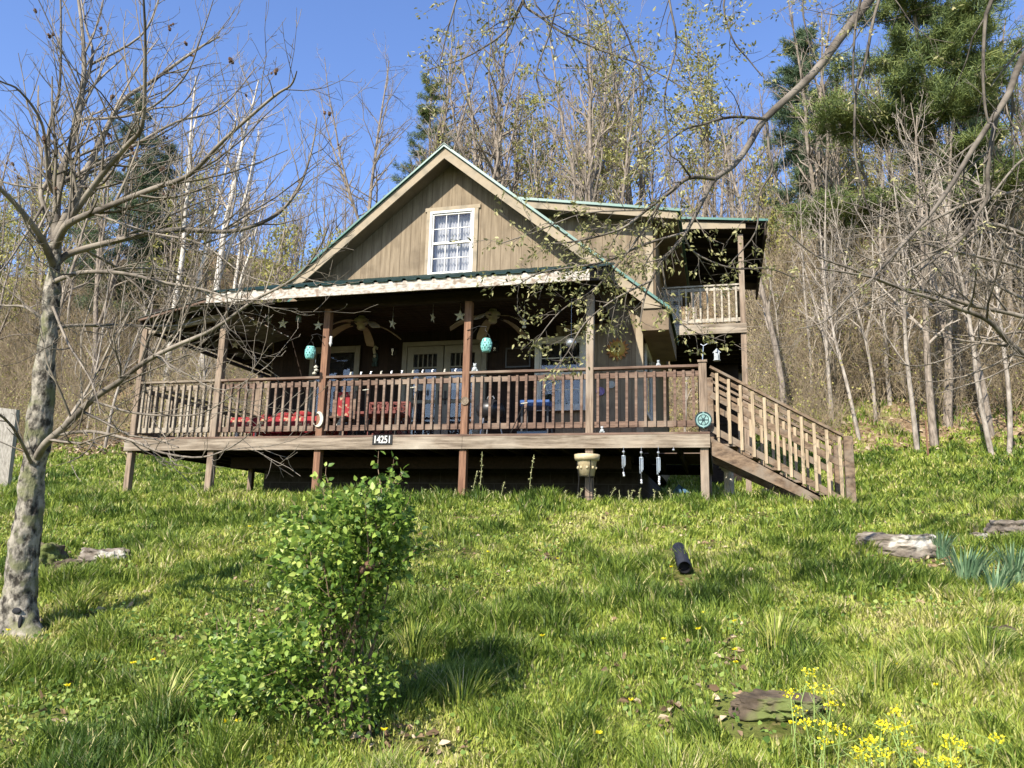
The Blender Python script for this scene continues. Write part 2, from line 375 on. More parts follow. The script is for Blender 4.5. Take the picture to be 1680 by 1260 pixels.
# ------------------------------------------------------------------ house
D = 2.2                       # gable wall plane
AX, AZ, SL = -4.73, 5.70, .826   # ridge x, z and roof slope
XL, XR = -8.26, -1.12         # house walls
BACK = 9.6
FLOOR = 0.0
house = empty('house', (-4.7, D, -.95), 'two storey tan timber cabin with steep green roofed gable, wraparound front porch and side balcony', 'house')
def hb(mb, name, m, parent=None, **k): return mb.build(name, m, parent or house, **k)
# foundation
fo = MB(); fo.box(-8.24, -1.2, D+.05, D+.25, -1.3, -.24); fo.box(-8.24, -8.04, D+.25, BACK, -1.3, -.24); fo.box(-1.4, -1.2, D+.25, BACK-2, -1.3, -.24)
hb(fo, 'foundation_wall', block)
# gable wall with the upper window opening
WX0, WX1, WZ0, WZ1 = -5.06, -4.27, 3.36, 4.56       # upper window glass opening
def rz(x): return AZ-.12-SL*abs(x-AX)
g = MB(); T0, T1 = D, D+.15
lowz = -.03
def wall_poly(pl): g.prism(pl, 1, T0, T1)
# (prism polygon axes: x, z)
wall_poly([(XL,lowz),(XL,rz(XL)),(WX0,rz(WX0)),(WX0,lowz)])
wall_poly([(WX1,lowz),(WX1,rz(WX1)),(XR,rz(XR)),(XR,lowz)])
wall_poly([(WX0,WZ1),(WX0,rz(WX0)),(AX,rz(AX)),(WX1,rz(WX1)),(WX1,WZ1)])
wall_poly([(WX0,lowz),(WX0,WZ0),(WX1,WZ0),(WX1,lowz)])
gw = hb(g, 'gable_wall', siding)
# boards of the wall under the porch roof, coloured dark to deepen the porch shade
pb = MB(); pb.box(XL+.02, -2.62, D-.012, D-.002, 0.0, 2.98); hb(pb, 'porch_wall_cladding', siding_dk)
cb = MB(); cb.box(XR-.10, XR+.02, D-.025, D-.003, -.02, 2.55); hb(cb, 'corner_board', beige)
sw = MB(); sw.box(XR-.13, XR-.001, D+.15, 4.2, -.03, 2.6); sw.box(XR-.13, XR, 4.201, BACK, -.03, 5.0); hb(sw, 'side_wall', siding_y)
lw = MB(); lw.box(XL, XL+.15, D+.15, BACK, -.03, 2.6); hb(lw, 'side_wall', siding_y)
bw = MB(); bw.prism([(XL,-.03),(XL,2.6),(AX,rz(AX)),(XR,rz(XR)),(XR,-.03)], 1, BACK-.15, BACK); hb(bw, 'back_wall', siding)
# main roof
YF = D-.42
def slab(mb, x0, x1, y0, y1, th=.14):
    f = lambda x: AZ-SL*abs(x-AX)
    mb.prism([(x0,f(x0)-th),(x1,f(x1)-th),(x1,f(x1)),(x0,f(x0))], 1, y0, y1)
rf = MB()
XE_L, XE_R = -7.83, -.64
rr = MB(); slab(rr, XE_L, AX, YF+.03, D+.02); slab(rr, -8.5, AX, D+.02, BACK+.3); slab(rr, AX, XE_R, YF+.03, 4.15); hb(rr, 'roof_deck', soffit)
gm = MB()
def sheet(mb, x0, x1, y0, y1):
    f = lambda x: AZ-SL*abs(x-AX)
    a, b = f(x0)+.003, f(x1)+.003
    mb.prism([(x0,a),(x1,b),(x1,b+.035),(x0,a+.035)], 1, y0, y1)
    y = y0+.02
    while y < y1:
        mb.prism([(x0,a+.03),(x1,b+.03),(x1,b+.06),(x0,a+.06)], 1, y, min(y+.03, y1)); y += .23
sheet(gm, XE_L-.02, AX, YF-.05, D+.02); sheet(gm, -8.55, AX, D+.021, BACK+.3); sheet(gm, AX, XE_R+.05, YF-.05, 4.15)
roof = hb(gm, 'roof', green)
rc = MB(); rc.prism([(AX-.14,AZ-.055),(AX,AZ+.062),(AX+.14,AZ-.055),(AX+.14,AZ-.047),(AX,AZ+.074),(AX-.14,AZ-.047)], 1, YF-.055, BACK+.3); rc.build('ridge_cap', green, roof)
bb = MB(); bh = .215
f = lambda x: AZ-SL*abs(x-AX)
bb.prism([(XE_L,f(XE_L)-bh),(AX,f(AX)-bh),(AX,f(AX)-.002),(XE_L,f(XE_L)-.002)], 1, YF, YF+.03)
bb.build('bargeboard', beige, roof)
bb = MB(); bb.prism([(AX,f(AX)-bh),(XE_R-.42,f(XE_R-.42)-bh),(XE_R-.42,f(XE_R-.42)-bh-.10),(XE_R,f(XE_R-.42)-bh-.10),(XE_R,f(XE_R)-.002),(AX,f(AX)-.002)], 1, YF, YF+.03)
bb.build('bargeboard', beige, roof)
sf = MB(); sf.prism([(XR+.03,1.98),(XE_R,1.98),(XE_R,f(XE_R)-.145),(XR+.03,f(XR+.03)-.145)], 1, YF+.035, 4.15); sf.build('eave_box', soffit, roof)
# dormer
YD = 3.82
dz = lambda x: 5.62-.165*(x-AX)
dm = MB(); dm.prism([(AX+.2,f(AX+.2)-.4),(XR+.02,f(XR)-.3),(XR+.02,dz(XR)-.13),(AX+.2,dz(AX+.2)-.13)], 1, 4.2, 4.32)
dorm = hb(dm, 'dormer', siding)
d2 = MB(); d2.box(XR-.09, XR+.05, 4.17, 4.198, f(XR)-.25, dz(XR)-.14); d2.build('corner_board', beige, dorm)
d3 = MB(); d3.box(XR+.021, XR+.10, 4.201, 5.3, 2.2, dz(XR)-.14); d3.build('dormer_side_wall', siding_y, dorm)
dr = MB(); dr.prism([(AX,dz(AX)-.12),(-.56,dz(-.56)-.12),(-.56,dz(-.56)),(AX,dz(AX))], 1, YD+.03, BACK+.3); dr.build('dormer_soffit', soffit, dorm)
dr = MB(); dr.prism([(AX+.05,dz(AX)+.003),(-.50,dz(-.5)+.003),(-.50,dz(-.5)+.05),(AX+.05,dz(AX)+.05)], 1, YD-.04, BACK+.3)
yy = YD
while yy < BACK: dr.prism([(AX+.05,dz(AX)+.045),(-.50,dz(-.5)+.045),(-.50,dz(-.5)+.075),(AX+.05,dz(AX)+.075)], 1, yy, yy+.04); yy += .23
dr.build('dormer_roof', green, dorm)
dr = MB(); dr.prism([(AX+.1,dz(AX+.1)-.15),(-.56,dz(-.56)-.15),(-.56,dz(-.56)-.002),(AX+.1,dz(AX+.1)-.002)], 1, YD, YD+.029); dr.build('bargeboard', beige, dorm)

# windows ----------------------------------------------------------
def window(x0, x1, z0, z1, y, trim, cols, rows, fr, name='window', curtain=None, sash=True, interior=True):
    """opening x0..x1, z0..z1; trim width outside; y front face of the wall"""
    t = MB(); tw = trim
    t.box(x0-tw, x0, y-.035, y-.001, z0-tw, z1+tw); t.box(x1, x1+tw, y-.035, y-.001, z0-tw, z1+tw)
    t.box(x0, x1, y-.035, y-.001, z1, z1+tw); t.box(x0, x1, y-.045, y-.001, z0-tw, z0)
    wn = hb(t, name, fr, bevel=.004)
    s = MB(); e = .03
    s.box(x0, x0+e, y-.012, y+.03, z0, z1); s.box(x1-e, x1, y-.012, y+.03, z0, z1); s.box(x0+e, x1-e, y-.012, y+.03, z1-e, z1); s.box(x0+e, x1-e, y-.012, y+.03, z0, z0+e)
    zm = (z0+z1)/2
    if sash: s.box(x0+e, x1-e, y-.018, y+.03, zm-.022, zm+.022)
    for i in range(1, cols):
        x = x0+e+(x1-x0-2*e)*i/cols
        for a, b in (((z0+e, zm-.022), (zm+.022, z1-e)) if sash else ((z0+e, z1-e),)): s.box(x-.008, x+.008, y+.002, y+.026, a, b)
    for i in range(1, rows):
        for a, b in (((z0+e, zm-.022), (zm+.022, z1-e)) if sash else ((z0+e, z1-e),)):
            z = a+(b-a)*i/rows; s.box(x0+e, x1-e, y+.004, y+.024, z-.008, z+.008)
    s.build('sash', fr, wn)
    p = MB(); p.box(x0+e, x1-e, y+.010, y+.014, z0+e, z1-e); p.build('pane', glass, wn)
    if interior:
        p = MB(); p.box(x0, x1, y+.34, y+.36, z0, z1); p.build('dark_backing', inside, wn)  # dark sheet stands in for the unlit room
    if curtain:
        n = 90; V = []; Fc = []
        for k in range(n+1):
            x = x0+.02+(x1-x0-.04)*k/n; yo = y+.13+.018*math.sin(k*.9)+.008*math.sin(k*2.3)
            V += [(x, yo, curtain[0]), (x, yo, curtain[1])]
        for k in range(n): Fc.append((2*k, 2*k+2, 2*k+3, 2*k+1))
        c = MB(); c.v = V; c.f = Fc; c.build('curtain', curtain[2], wn, smooth=True)
    return wn
lace = mat('white_lace', (.36,.37,.39), (.52,.53,.54), 30, .9, (1,1,.4), trans=.35)
uw = window(WX0, WX1, WZ0, WZ1, D, .05, 3, 2, white, curtain=(WZ0, WZ1-.02, lace))
ot = MB(); ot.box(WX0-.115, WX0-.051, D-.03, D-.001, WZ0-.1, WZ1+.05); ot.box(WX1+.051, WX1+.125, D-.03, D-.001, WZ0-.1, WZ1+.05); ot.box(WX0-.15, WX1+.16, D-.032, D-.002, WZ1+.051, WZ1+.125); ot.build('outer_trim', beige, uw)
# lower windows and the french doors need holes only visually: they sit proud of the cladding with dark sheets behind the panes standing in for unlit rooms
def fakewin(x0, x1, z0, z1, cols, rows, fr, **k):
    b = MB(); b.box(x0, x1, D-.030, D-.013, z0, z1)
    wn = window(x0, x1, z0, z1, D-.065, .085, cols, rows, fr, interior=False, **k)
    b.build('dark_backing', inside, wn); return wn
fakewin(-7.30, -6.44, .72, 1.92, 1, 1, cream)
fakewin(-2.90, -2.16, .78, 1.93, 2, 2, white)
# french doors
dd = MB(); dd.box(-5.50, -5.41, D-.09, D-.013, 0.0, 2.03); dd.box(-3.97, -3.88, D-.09, D-.013, 0, 2.03); dd.box(-5.41, -3.97, D-.09, D-.013, 1.95, 2.03)
door = hb(dd, 'door_frame', cream)
dmesh = MB()
for a in (-5.40, -4.68):
    b = a+.70; z1 = 1.94
    q = MB(); q.box(a, a+.12, D-.075, D-.03, .02, z1); q.box(b-.12, b, D-.075, D-.03, .02, z1); q.box(a+.12, b-.12, D-.075, D-.03, z1-.14, z1); q.box(a+.12, b-.12, D-.075, D-.03, .02, .27); q.box(a+.12, b-.12, D-.075, D-.03, .88, .94)
    for i in range(1, 5): q.box(a+.12+.092*i-.007, a+.12+.092*i+.007, D-.072, D-.04, 1.55, 1.80)
    q.box(a+.12, b-.12, D-.074, D-.04, 1.53, 1.555)
    dl = hb(q, 'french_door', cream)
    p = MB(); p.box(a+.12, b-.12, D-.052, D-.048, .27, z1-.14); p.build('pane', glass, dl)
    p = MB(); p.box(a+.12, b-.12, D-.030, D-.018, .27, z1-.14); p.build('dark_backing', inside, dl)
    p = MB(); p.box(a+.14, b-.14, D-.044, D-.036, 1.12, 1.42); p.build('lace_curtain', lace, dl)
    p = MB(); hx = b-.05 if a < -5 else a+.05; p.box(hx-.02, hx+.02, D-.085, D-.074, .85, 1.1); p.bar((hx, D-.12, .95), (hx+.1, D-.12, .95), .02, .02); p.bar((hx, D-.12, .95), (hx, D-.08, .95), .015, .015); p.build('handle', iron, dl)
# side wall window, seen edge on
q = MB(); q.box(XR+.002, XR+.04, 2.75, 3.75, .7, .78); q.box(XR+.002, XR+.04, 2.75, 3.75, 1.9, 1.98); q.box(XR+.002, XR+.04, 2.67, 2.749, .7, 1.98); q.box(XR+.002, XR+.04, 3.751, 3.83, .7, 1.98)
q = hb(q, 'window', white); p = MB(); p.box(XR+.003, XR+.012, 2.75, 3.75, .78, 1.9); p.build('pane', glass, q); p = MB(); p.box(XR+.0005, XR+.002, 2.75, 3.75, .78, 1.9); p.build('dark_backing', inside, q)

# deck -------------------------------------------------------------
dk = MB()
y = -.035
dkb = MB()
while y < D-.02: dkb.box(-9.49, 0.0, y, y+.135, -.03, 0); y += .14
x = -9.49
dks = MB(); dk2 = MB()
y = D+.11
while y < 7.4: dks.box(-9.49, -8.27, y, y+.135, -.03, 0); y < 4.1 and dk2.box(-1.11, .0, y, y+.135, -.03, 0); y += .14
deck = hb(dkb, 'porch_deck', wood_rail); dks.build('side_decking', wood_rail, deck); dk2.build('side_decking', wood_rail, deck)
sk = MB(); sk.box(-9.49, -3.56, -.03, .008, -.216, -.032); sk.build('skirt_board', wood_x, deck)
sk = MB(); sk.box(-3.555, .0, -.03, .008, -.216, -.032); sk.build('skirt_board', wood_x, deck)
sk = MB(); sk.box(-9.49, -9.452, .009, 7.4, -.216, -.032); sk.build('side_skirt_board', wood_dark, deck)
sk = MB(); sk.box(-.04, -.002, .009, 4.2, -.216, -.032); sk.build('side_skirt_board', wood_dark, deck)
jo = MB(); x = -9.1
while x < -.2:
    jo.box(x, x+.04, .01, D+.04 if -8.3 < x < -1.2 else (7.3 if x < -5 else 4.15), -.20, -.032); x += .41
jo.box(-8.2, -1.2, 1.1, 1.18, -.4, -.205); jo.box(-9.4, -8.3, 7.3, 7.36, -.45, -.03); jo.box(-1.19, -.05, 4.16, 4.2, -.22, -.03)
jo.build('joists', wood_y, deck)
def top_of(x): return 2.28
PX = [-9.40, -7.85, -5.94, -3.555, -1.67, -.08]
for i, x in enumerate(PX):
    gb = G(x, .07)-.15
    zt = [1.90, 2.07, 2.07, 2.07, 2.07, .99][i]
    wdt = .055 if i else .05
    m_ = wood_red if i in (2, 3) else wood_z
    p = MB(); p.box(x-wdt, x+wdt, .012, .012+2*wdt, gb, -.033 if False else zt); hb(p, 'porch_post', m_, bevel=.005)
for x, y in ((-9.40, 3.6), (-9.40, 7.2), (-.08, 4.05)):
    p = MB(); p.box(x-.05, x+.05, y-.05, y+.05, G(x,y)-.15, 1.85 if x < -5 else (-.033)); hb(p, 'porch_post', wood_z, bevel=.005)
def railing(a, b, y=None, back=False, name='railing', nspace=.1285, m=wood_rail):
    """straight railing between plan points a and b at deck level za"""
    a = Vector(a); b = Vector(b); d = (b-a); L = d.length; d.normalize(); nrm = Vector((d.y, -d.x, 0))   # outward side
    z = a.z
    t = MB(); t.bar(a+Vector((0,0,.945)), b+Vector((0,0,.945)), .10, .034); r = hb(t, name, m)
    t = MB(); t.bar(a+Vector((0,0,.84))-nrm*.012, b+Vector((0,0,.84))-nrm*.012, .036, .075); t.build('upper_rail', m, r)
    t = MB(); t.bar(a+Vector((0,0,.13))-nrm*.012, b+Vector((0,0,.13))-nrm*.012, .036, .085); t.build('lower_rail', m, r)
    n = int(L/nspace)
    for i in range(n):
        c = a+d*(L*(i+.5)/n)+nrm*.027+d*random.uniform(-.006,.006)
        t = MB(); tl = random.uniform(-.004,.004); t.bar(c+Vector((0,0,.085)), c+d*tl+Vector((0,0,.885+random.uniform(-.006,.006))), .036, .038, up=nrm); t.build('baluster', m, r)
    return r
RY = .065
for i in range(5):
    mm_ = wood_rail if 0 < i < 4 else wood_x
    railing((PX[i]+.057, RY, 0), (PX[i+1]-.057, RY, 0), m=mm_ if i != 4 else wood_rail)
railing((-9.42, 3.54, 0), (-9.42, .13, 0), m=wood_x)
# finial post cap
p = MB(); p.box(-.145, -.015, -.006, .14, .99, 1.02); hb(p, 'post_cap', wood_z)
# porch roof ---------------------------------------------------------
PS = .385
pz = lambda y: 2.30+PS*(y+.45)
XA, XB = -7.87, -1.60
pr = MB()
n = int((XB-XA)/.23)
def rib_sheet(mb, u0, u1, P, per=.23, hgt=.03):
    """corrugated sheet: P(u, t, h) gives the point; t 0..1 down the slope"""
    k = int((u1-u0)/per); us = []
    for i in range(k+1):
        b = u0+(u1-u0)*i/k; us += [(b,0), (b+per*.62,0)] if i < k else [(b,0)]
        if i < k: us += [(b+per*.70,hgt), (b+per*.90,hgt)]
    n0 = len(mb.v)
    for u, h in us:
        mb.v.append(P(u,0,h)); mb.v.append(P(u,1,h))
    m0 = len(us)
    for i in range(m0-1): mb.f.append((n0+2*i, n0+2*i+2, n0+2*i+3, n0+2*i+1))
rib_sheet(pr, XA-.02, XB+.03, lambda u,t,h: (u, -.50+t*(D-.0+.50), pz(-.50+t*(D+.50))+.012+h))
prf = hb(pr, 'porch_roof', roofdk)
sol = prf.modifiers.new('thickness', 'SOLIDIFY'); sol.thickness = .008
fa = MB(); fa.box(XA, XB, -.47, -.44, 2.125, 2.29); fa.build('fascia', peel, prf)
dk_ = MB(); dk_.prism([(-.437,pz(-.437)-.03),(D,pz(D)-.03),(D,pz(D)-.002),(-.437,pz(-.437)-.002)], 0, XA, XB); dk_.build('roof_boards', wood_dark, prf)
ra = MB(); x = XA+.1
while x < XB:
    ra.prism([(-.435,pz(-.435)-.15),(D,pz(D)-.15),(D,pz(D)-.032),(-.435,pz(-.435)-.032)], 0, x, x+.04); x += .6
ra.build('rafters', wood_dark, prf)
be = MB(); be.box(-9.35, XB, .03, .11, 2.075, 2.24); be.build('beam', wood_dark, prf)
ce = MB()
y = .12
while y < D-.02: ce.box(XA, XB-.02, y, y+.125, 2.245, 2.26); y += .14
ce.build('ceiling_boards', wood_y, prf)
er = MB(); er.prism([(-.437,2.13),(D,2.13+.9),(D,pz(D)-.001),(-.437,2.29)], 0, XB-.03, XB); er.build('end_board', wood_dark, prf)
# side porch lean-to roof
LS = .21
lz = lambda x: 2.235+LS*(x+7.87)
lr = MB(); rib_sheet(lr, -.42, 6.9, lambda u,t,h: (-9.20+t*(9.20-8.27 if u > D else 9.20-7.88), u, lz(-9.20+t*(9.20-8.27 if u > D else 9.20-7.88))+h))
lrf = hb(lr, 'side_porch_roof', mat('galvanised_sheet', (.08,.085,.075), (.13,.135,.12), 6, .6)); sol = lrf.modifiers.new('thickness', 'SOLIDIFY'); sol.thickness = .006
lf = MB(); lf.prism([(-9.18,lz(-9.18)-.055),(-7.88,lz(-7.88)-.055),(-7.88,lz(-7.88)-.008),(-9.18,lz(-9.18)-.008)], 1, -.40, -.36); lf.build('fascia', wood_rail, lrf)
lf = MB(); lf.box(-9.19, -9.15, -.355, 6.85, lz(-9.17)-.10, lz(-9.19)-.008); lf.build('eave_board', wood_dark, lrf)
lf = MB(); y = .3
for x in (-8.9, -8.55): lf.box(x, x+.08, -.35, 6.8, lz(x)-.06, lz(x)-.01)
while y < 6.8: lf.bar((-9.14, y, lz(-9.14)-.10), (-8.28, y, lz(-8.28)-.10), .04, .08); y += .75
lf.box(-9.44, -9.36, .12, 6.9, 1.85, 1.9); lf.build('rafters', wood_y, lrf)
p = MB(); p.bar((-7.9,.07,2.06), (-9.40,.07,1.86), .05, .12); p.build('header', wood_x, lrf)

# balcony ------------------------------------------------------------
BY = 5.5
bk = MB(); bk.box(XR+.11, .74, BY, BACK, 3.04, 3.075)
balc = hb(bk, 'balcony', wood_x)
p = MB(); p.box(XR+.11, .74, BY-.02, BY+.02, 2.86, 3.038); p.build('beam', wood_x, balc)
p = MB(); p.box(.70, .738, BY+.021, BACK, 2.86, 3.038); p.build('beam', wood_dark, balc)
p = MB()
y = BY+.4
while y < BACK: p.box(XR+.11, .70, y, y+.04, 2.88, 3.038); y += .4
p.build('joists', wood_y, balc)
p = MB(); p.box(.62, .73, BY+.021, BY+.13, G(.68,BY)-.1, 5.05); p.build('post', wood_z, balc, bevel=.005)
p = MB(); p.box(.62, .73, BACK-.15, BACK-.04, G(.68,BACK)-.1, 5.05); p.build('post', wood_z, balc)
p = MB(); p.box(-.05, .05, 8.40, 8.46, G(0,8.4)-.1, 2.86); p.build('post', wood_dark, balc)
wood_bal = mat('pale_balcony_timber', (.20,.17,.13), (.40,.36,.29), 3, .8, (4,4,4), bump=.3)
def rail_b(a, b):
    a = Vector(a); b = Vector(b); d = (b-a).normalized(); L = (b-a).length; nrm = Vector((d.y,-d.x,0))
    t = MB(); t.bar(a+Vector((0,0,.86)), b+Vector((0,0,.86)), .09, .034); t.bar(a+Vector((0,0,.79))-nrm*.012, b+Vector((0,0,.79))-nrm*.012, .036, .07); t.bar(a+Vector((0,0,.10))-nrm*.012, b+Vector((0,0,.10))-nrm*.012, .036, .08); t.build('railing', wood_bal, balc)
    n = int(L/.135)
    for i in range(n):
        c = a+d*(L*(i+.5)/n)+nrm*.027; t = MB(); t.bar(c+Vector((0,0,.04)), c+Vector((0,0,.82)), .036, .038, up=nrm); t.build('baluster', wood_bal, balc)
rail_b((XR+.12, BY+.07, 3.075), (.62, BY+.07, 3.075)); rail_b((.68, BY+.14, 3.075), (.68, BACK-.16, 3.075))
bz = lambda x: 5.22-.11*(x-1.2)
p = MB(); p.prism([(XR-.2,bz(XR-.2)-.03),(1.2,bz(1.2)-.03),(1.2,bz(1.2)),(XR-.2,bz(XR-.2))], 1, BY-.15, BACK+.3)
for y in np.arange(BY-.1, BACK, .6): p.prism([(XR+.12,bz(XR)-.16),(1.17,bz(1.17)-.12),(1.17,bz(1.17)-.032),(XR+.12,bz(XR)-.032)], 1, y+.05, y+.09)
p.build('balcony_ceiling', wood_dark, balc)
p = MB(); p.prism([(XR-.2,bz(XR-.2)+.002),(1.24,bz(1.24)+.002),(1.24,bz(1.24)+.05),(XR-.2,bz(XR-.2)+.05)], 1, BY-.19, BACK+.3)
for y in np.arange(BY, BACK, .23): p.prism([(XR-.2,bz(XR-.2)+.045),(1.24,bz(1.24)+.045),(1.24,bz(1.24)+.07),(XR-.2,bz(XR-.2)+.07)], 1, y, y+.04)
p.build('balcony_roof', green, balc)
p = MB(); p.prism([(XR+.11,bz(XR)-.24),(.78,bz(.78)-.15),(.78,bz(.78)-.034),(XR+.11,bz(XR)-.034)], 1, BY-.12, BY-.08); p.build('fascia', beige, balc)
p = MB(); p.box(1.16, 1.2, BY-.15, BACK+.3, bz(1.2)-.30, bz(1.2)-.034); p.build('eave_board', wood_dark, balc)
rail_b((.60, BACK-.1, 3.075), (XR+.12, BACK-.1, 3.075))
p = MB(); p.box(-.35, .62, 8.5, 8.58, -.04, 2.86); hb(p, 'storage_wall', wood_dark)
p = MB()
for i in range(9): p.box(-.35, .62, 8.47, 8.499, .3+.27*i, .33+.27*i)
hb(p, 'storage_wall_batten', wood_y)

# ------------------------------------------------------------------ stairs
SX0, SX1 = .02, 1.78
wood_pick = mat('bleached_picket', (.20,.15,.095), (.38,.30,.20), 3, .8, (9,9,1), bump=.3)
sz = lambda x: -.02-(x-SX0)*.585     # nosing line
st = empty('staircase', (1.0, .5, -1.0), 'weathered wooden staircase with slatted railings running down from the right end of the porch', 'stairs')
for y0 in (.02, 1.02):
    p = MB(); p.prism([(SX0,sz(SX0)-.30),(SX0,sz(SX0)-.06),(SX1-.05,sz(SX1-.05)-.06),(SX1-.05,G(1.75,.1)-.05),(SX1-.28,G(1.75,.1)-.05)], 1, y0, y0+.04)
    p.build('stringer', wood_stair, st)
nst = 6
for i in range(nst):
    xa = SX0+.03+i*(SX1-SX0-.1)/nst; z = sz(xa)-.12
    p = MB(); p.box(xa+.02, xa+.32, .062, 1.015, z-.035, z); p.build('tread', wood_stair, st)
for y0 in (.02, 1.0):
    zz = lambda x, h: sz(x)+h
    xb = 1.70
    p = MB(); p.box(xb-.0, xb+.115, y0-.02, y0+.095, G(1.75,.1)-.15, -.07); p.build('newel_post', wood_stair, st, bevel=.005)
    if y0 > .5: p = MB(); p.box(-.06, .05, y0-.02, y0+.095, -.03, .97); p.build('newel_post', wood_stair, st)
    sl = -.585*(1) ; hA, hB = .93, .93
    a = Vector((SX0+.0, y0+.03, zz(SX0,.94))); b = Vector((xb+.0, y0+.03, zz(xb,.94)))
    p = MB(); p.bar(a, b, .10, .034); p.build('handrail', wood_stair, st)
    for h, nm, w_ in ((.845,'upper_rail',.055), (.55,'middle_rail',.085), (.07,'lower_rail',.085)):
        p = MB(); p.bar((SX0+.01, y0+.05, zz(SX0,h)), (xb, y0+.05, zz(xb,h)), .034, w_); p.build(nm, wood_stair, st)
    n = 11
    for i in range(n):
        x = SX0+.09+(xb-SX0-.14)*i/(n-1); p = MB(); p.box(x-.02, x+.02, y0-.005, y0+.032, zz(x,.0), zz(x,.90)); p.build('baluster', wood_pick, st)

# ------------------------------------------------------------------ trees of the wooded hillside
bark_grey = mat('grey_bark', (.08,.065,.05), (.27,.225,.18), 2.2, .9, (6,6,1.5), bump=.3)
bark_pale = mat('pale_bark', (.13,.108,.085), (.34,.30,.25), 3.0, .9, (3,3,1), bump=.2)
twig_m = mat('grey_brown_twigs', (.12,.10,.08), (.28,.235,.185), 1.5, .9)
twig_pale = mat('pale_twigs', (.20,.17,.135), (.36,.31,.255), 1.5, .9)
bud_m = tint_mat('spring_buds', [(0,(.20,.19,.05)), (.5,(.32,.33,.09)), (1,(.42,.36,.13))], .35)
bark_w = mat('white_bark', (.30,.27,.23), (.60,.56,.50), 2.0, .9, (3,3,1), bump=.2)
def tree_mesh(seed, H, r0, clear=.3, spread=.35, lean=.05, dens=2.1, levels=3, forks=1, fat=1, blen=.23, rgscale=1):
    rg = np.random.default_rng(seed); trunk = []; crown = []; tips = []
    L = H; pts, rr = shoot((0,0,-.3), (rg.normal()*lean, rg.normal()*lean, 1), L+.3, r0, r0*.16, 11, rg, .035, .03)
    trunk.append((pts, rr, 7)); mains = [(pts, rr)]
    for k in range(forks):
        i = rg.integers(3, 7); d = rdir(np.array([0,0,1.]), rg.uniform(.2,.5), rg)
        q, qr = shoot(pts[i], d, L*(1-i/11)*rg.uniform(.8,1), rr[i]*.75, r0*.1, 8, rg, .06, .10)
        trunk.append((q, qr, 6)); mains.append((q, qr))
    for j, (q, qr) in enumerate(mains):
        sprout(q, qr, crown, levels, rg, dens, blen, spread+.35, tips, clear if j == 0 else .15, .055, 0, .0055*fat, .17, 3)
    return trunk, crown, tips
def tree_obj(name, seed, bark, twig, label, group=None, loc=(0,0,0), buds=0, budsize=.11, budmat=None, **k):
    tr, cr, tips = tree_mesh(seed, **k)
    root = empty(name, loc, label, 'tree', group)
    V, F = tubes_np(tr); np_mesh('trunk', V, [F], bark, root, smooth=True)
    V, F = tubes_np(cr); c = np_mesh('crown', V, [F], twig, root)
    if buds:
        rg = np.random.default_rng(seed+5); T = np.array([t[0] for t in tips]); Dd = np.array([t[1] for t in tips])
        T = np.repeat(T, buds, 0); Dd = np.repeat(Dd, buds, 0); n = len(T); T = T+rg.normal(size=(n,3))*.13; Dd = Dd/(np.linalg.norm(Dd,axis=1)[:,None]+1e-9)+rg.normal(size=(n,3))*.8
        V, q, t, A = leaves_np(T, Dd, budsize, rg, wide=.6); np_mesh('foliage', V, [q, t], budmat or bud_m, root, A)
    return root
GB = 'bare trees on the wooded hillside'
protos = []
LB = 'tall bare grey tree on the wooded slope behind the cabin'
for i, kw in enumerate([dict(H=13, r0=.13), dict(H=15, r0=.16, forks=2), dict(H=11, r0=.10, spread=.4), dict(H=14, r0=.14, spread=.2, forks=0), dict(H=16, r0=.18, forks=2, clear=.45)]):
    protos.append(tree_obj('bare_tree', 100+i, bark_grey, twig_m, LB, GB, **kw))
LS_ = 'slender pale barked sapling on the wooded slope behind the cabin'
saps = [tree_obj('sapling', 120+i, bark_pale, twig_pale, LS_, 'pale saplings on the wooded slope', H=h, r0=r, clear=.25, forks=fk, spread=.15, dens=2.4, levels=3, blen=.2) for i, (h, r, fk) in enumerate([(8,.06,0), (9.5,.075,1), (7,.05,1)])]
LG_ = 'bare tree hazed with yellow green spring buds on the wooded slope'
buds = [tree_obj('budding_tree', 130+i, bark_grey, twig_m, LG_, 'budding trees on the wooded slope', H=h, r0=.12, buds=7, forks=1, budsize=.17) for i, h in enumerate([12, 10])]
used = set()
def place(p, x, y, s=1, rz=0, label=None, cat=None, group='keep', name=None, tilt=(0,0)):
    if p.name in used: o = copy_tree(p)
    else: o = p; used.add(p.name)
    o.location = (x, y, G(x, y)-.05); o.scale = (s, s, s); o.rotation_euler = (tilt[0], tilt[1], rz)
    if label:
        o['label'] = label
        if 'group' in o: del o['group']
    return o
rg0 = random.Random(5)
def px_ground(px, y):
    """x on the ray column px at plan distance y"""
    return hit(px, 760, 1, y).x
for row, y in enumerate([15.5, 17.5, 19.5, 21.5, 24, 26.5, 29, 31.5, 34, 37, 40, 43, 46]):
    n = [9, 13, 16, 19, 22, 23, 24, 24, 24, 24, 24, 24, 22][row]
    for i in range(n):
        px = -90+1860*(i+rg0.random())/n
        if 430 < px < 1090 and y < 20: continue
        yy = y+rg0.uniform(-1, 1); x = px_ground(px, yy)
        k = rg0.random()
        if y < 20: pr_ = saps[rg0.randrange(3)] if k < .7 else protos[rg0.choice([0,2,3])]
        elif k < .66: pr_ = protos[rg0.randrange(5)]
        elif k < .74: pr_ = saps[rg0.randrange(3)]
        else: pr_ = buds[rg0.randrange(2)]
        s = rg0.uniform(.75, 1.1)
        if px > 1250 and y > 22: s *= .85
        if y > 33: s *= .85
        if 1080 < px < 1260: s *= .72
        if 340 < px < 640: s *= .62
        place(pr_, x, yy, s, rg0.uniform(0, 6.28), tilt=(rg0.uniform(-.06,.06), rg0.uniform(-.06,.06)))
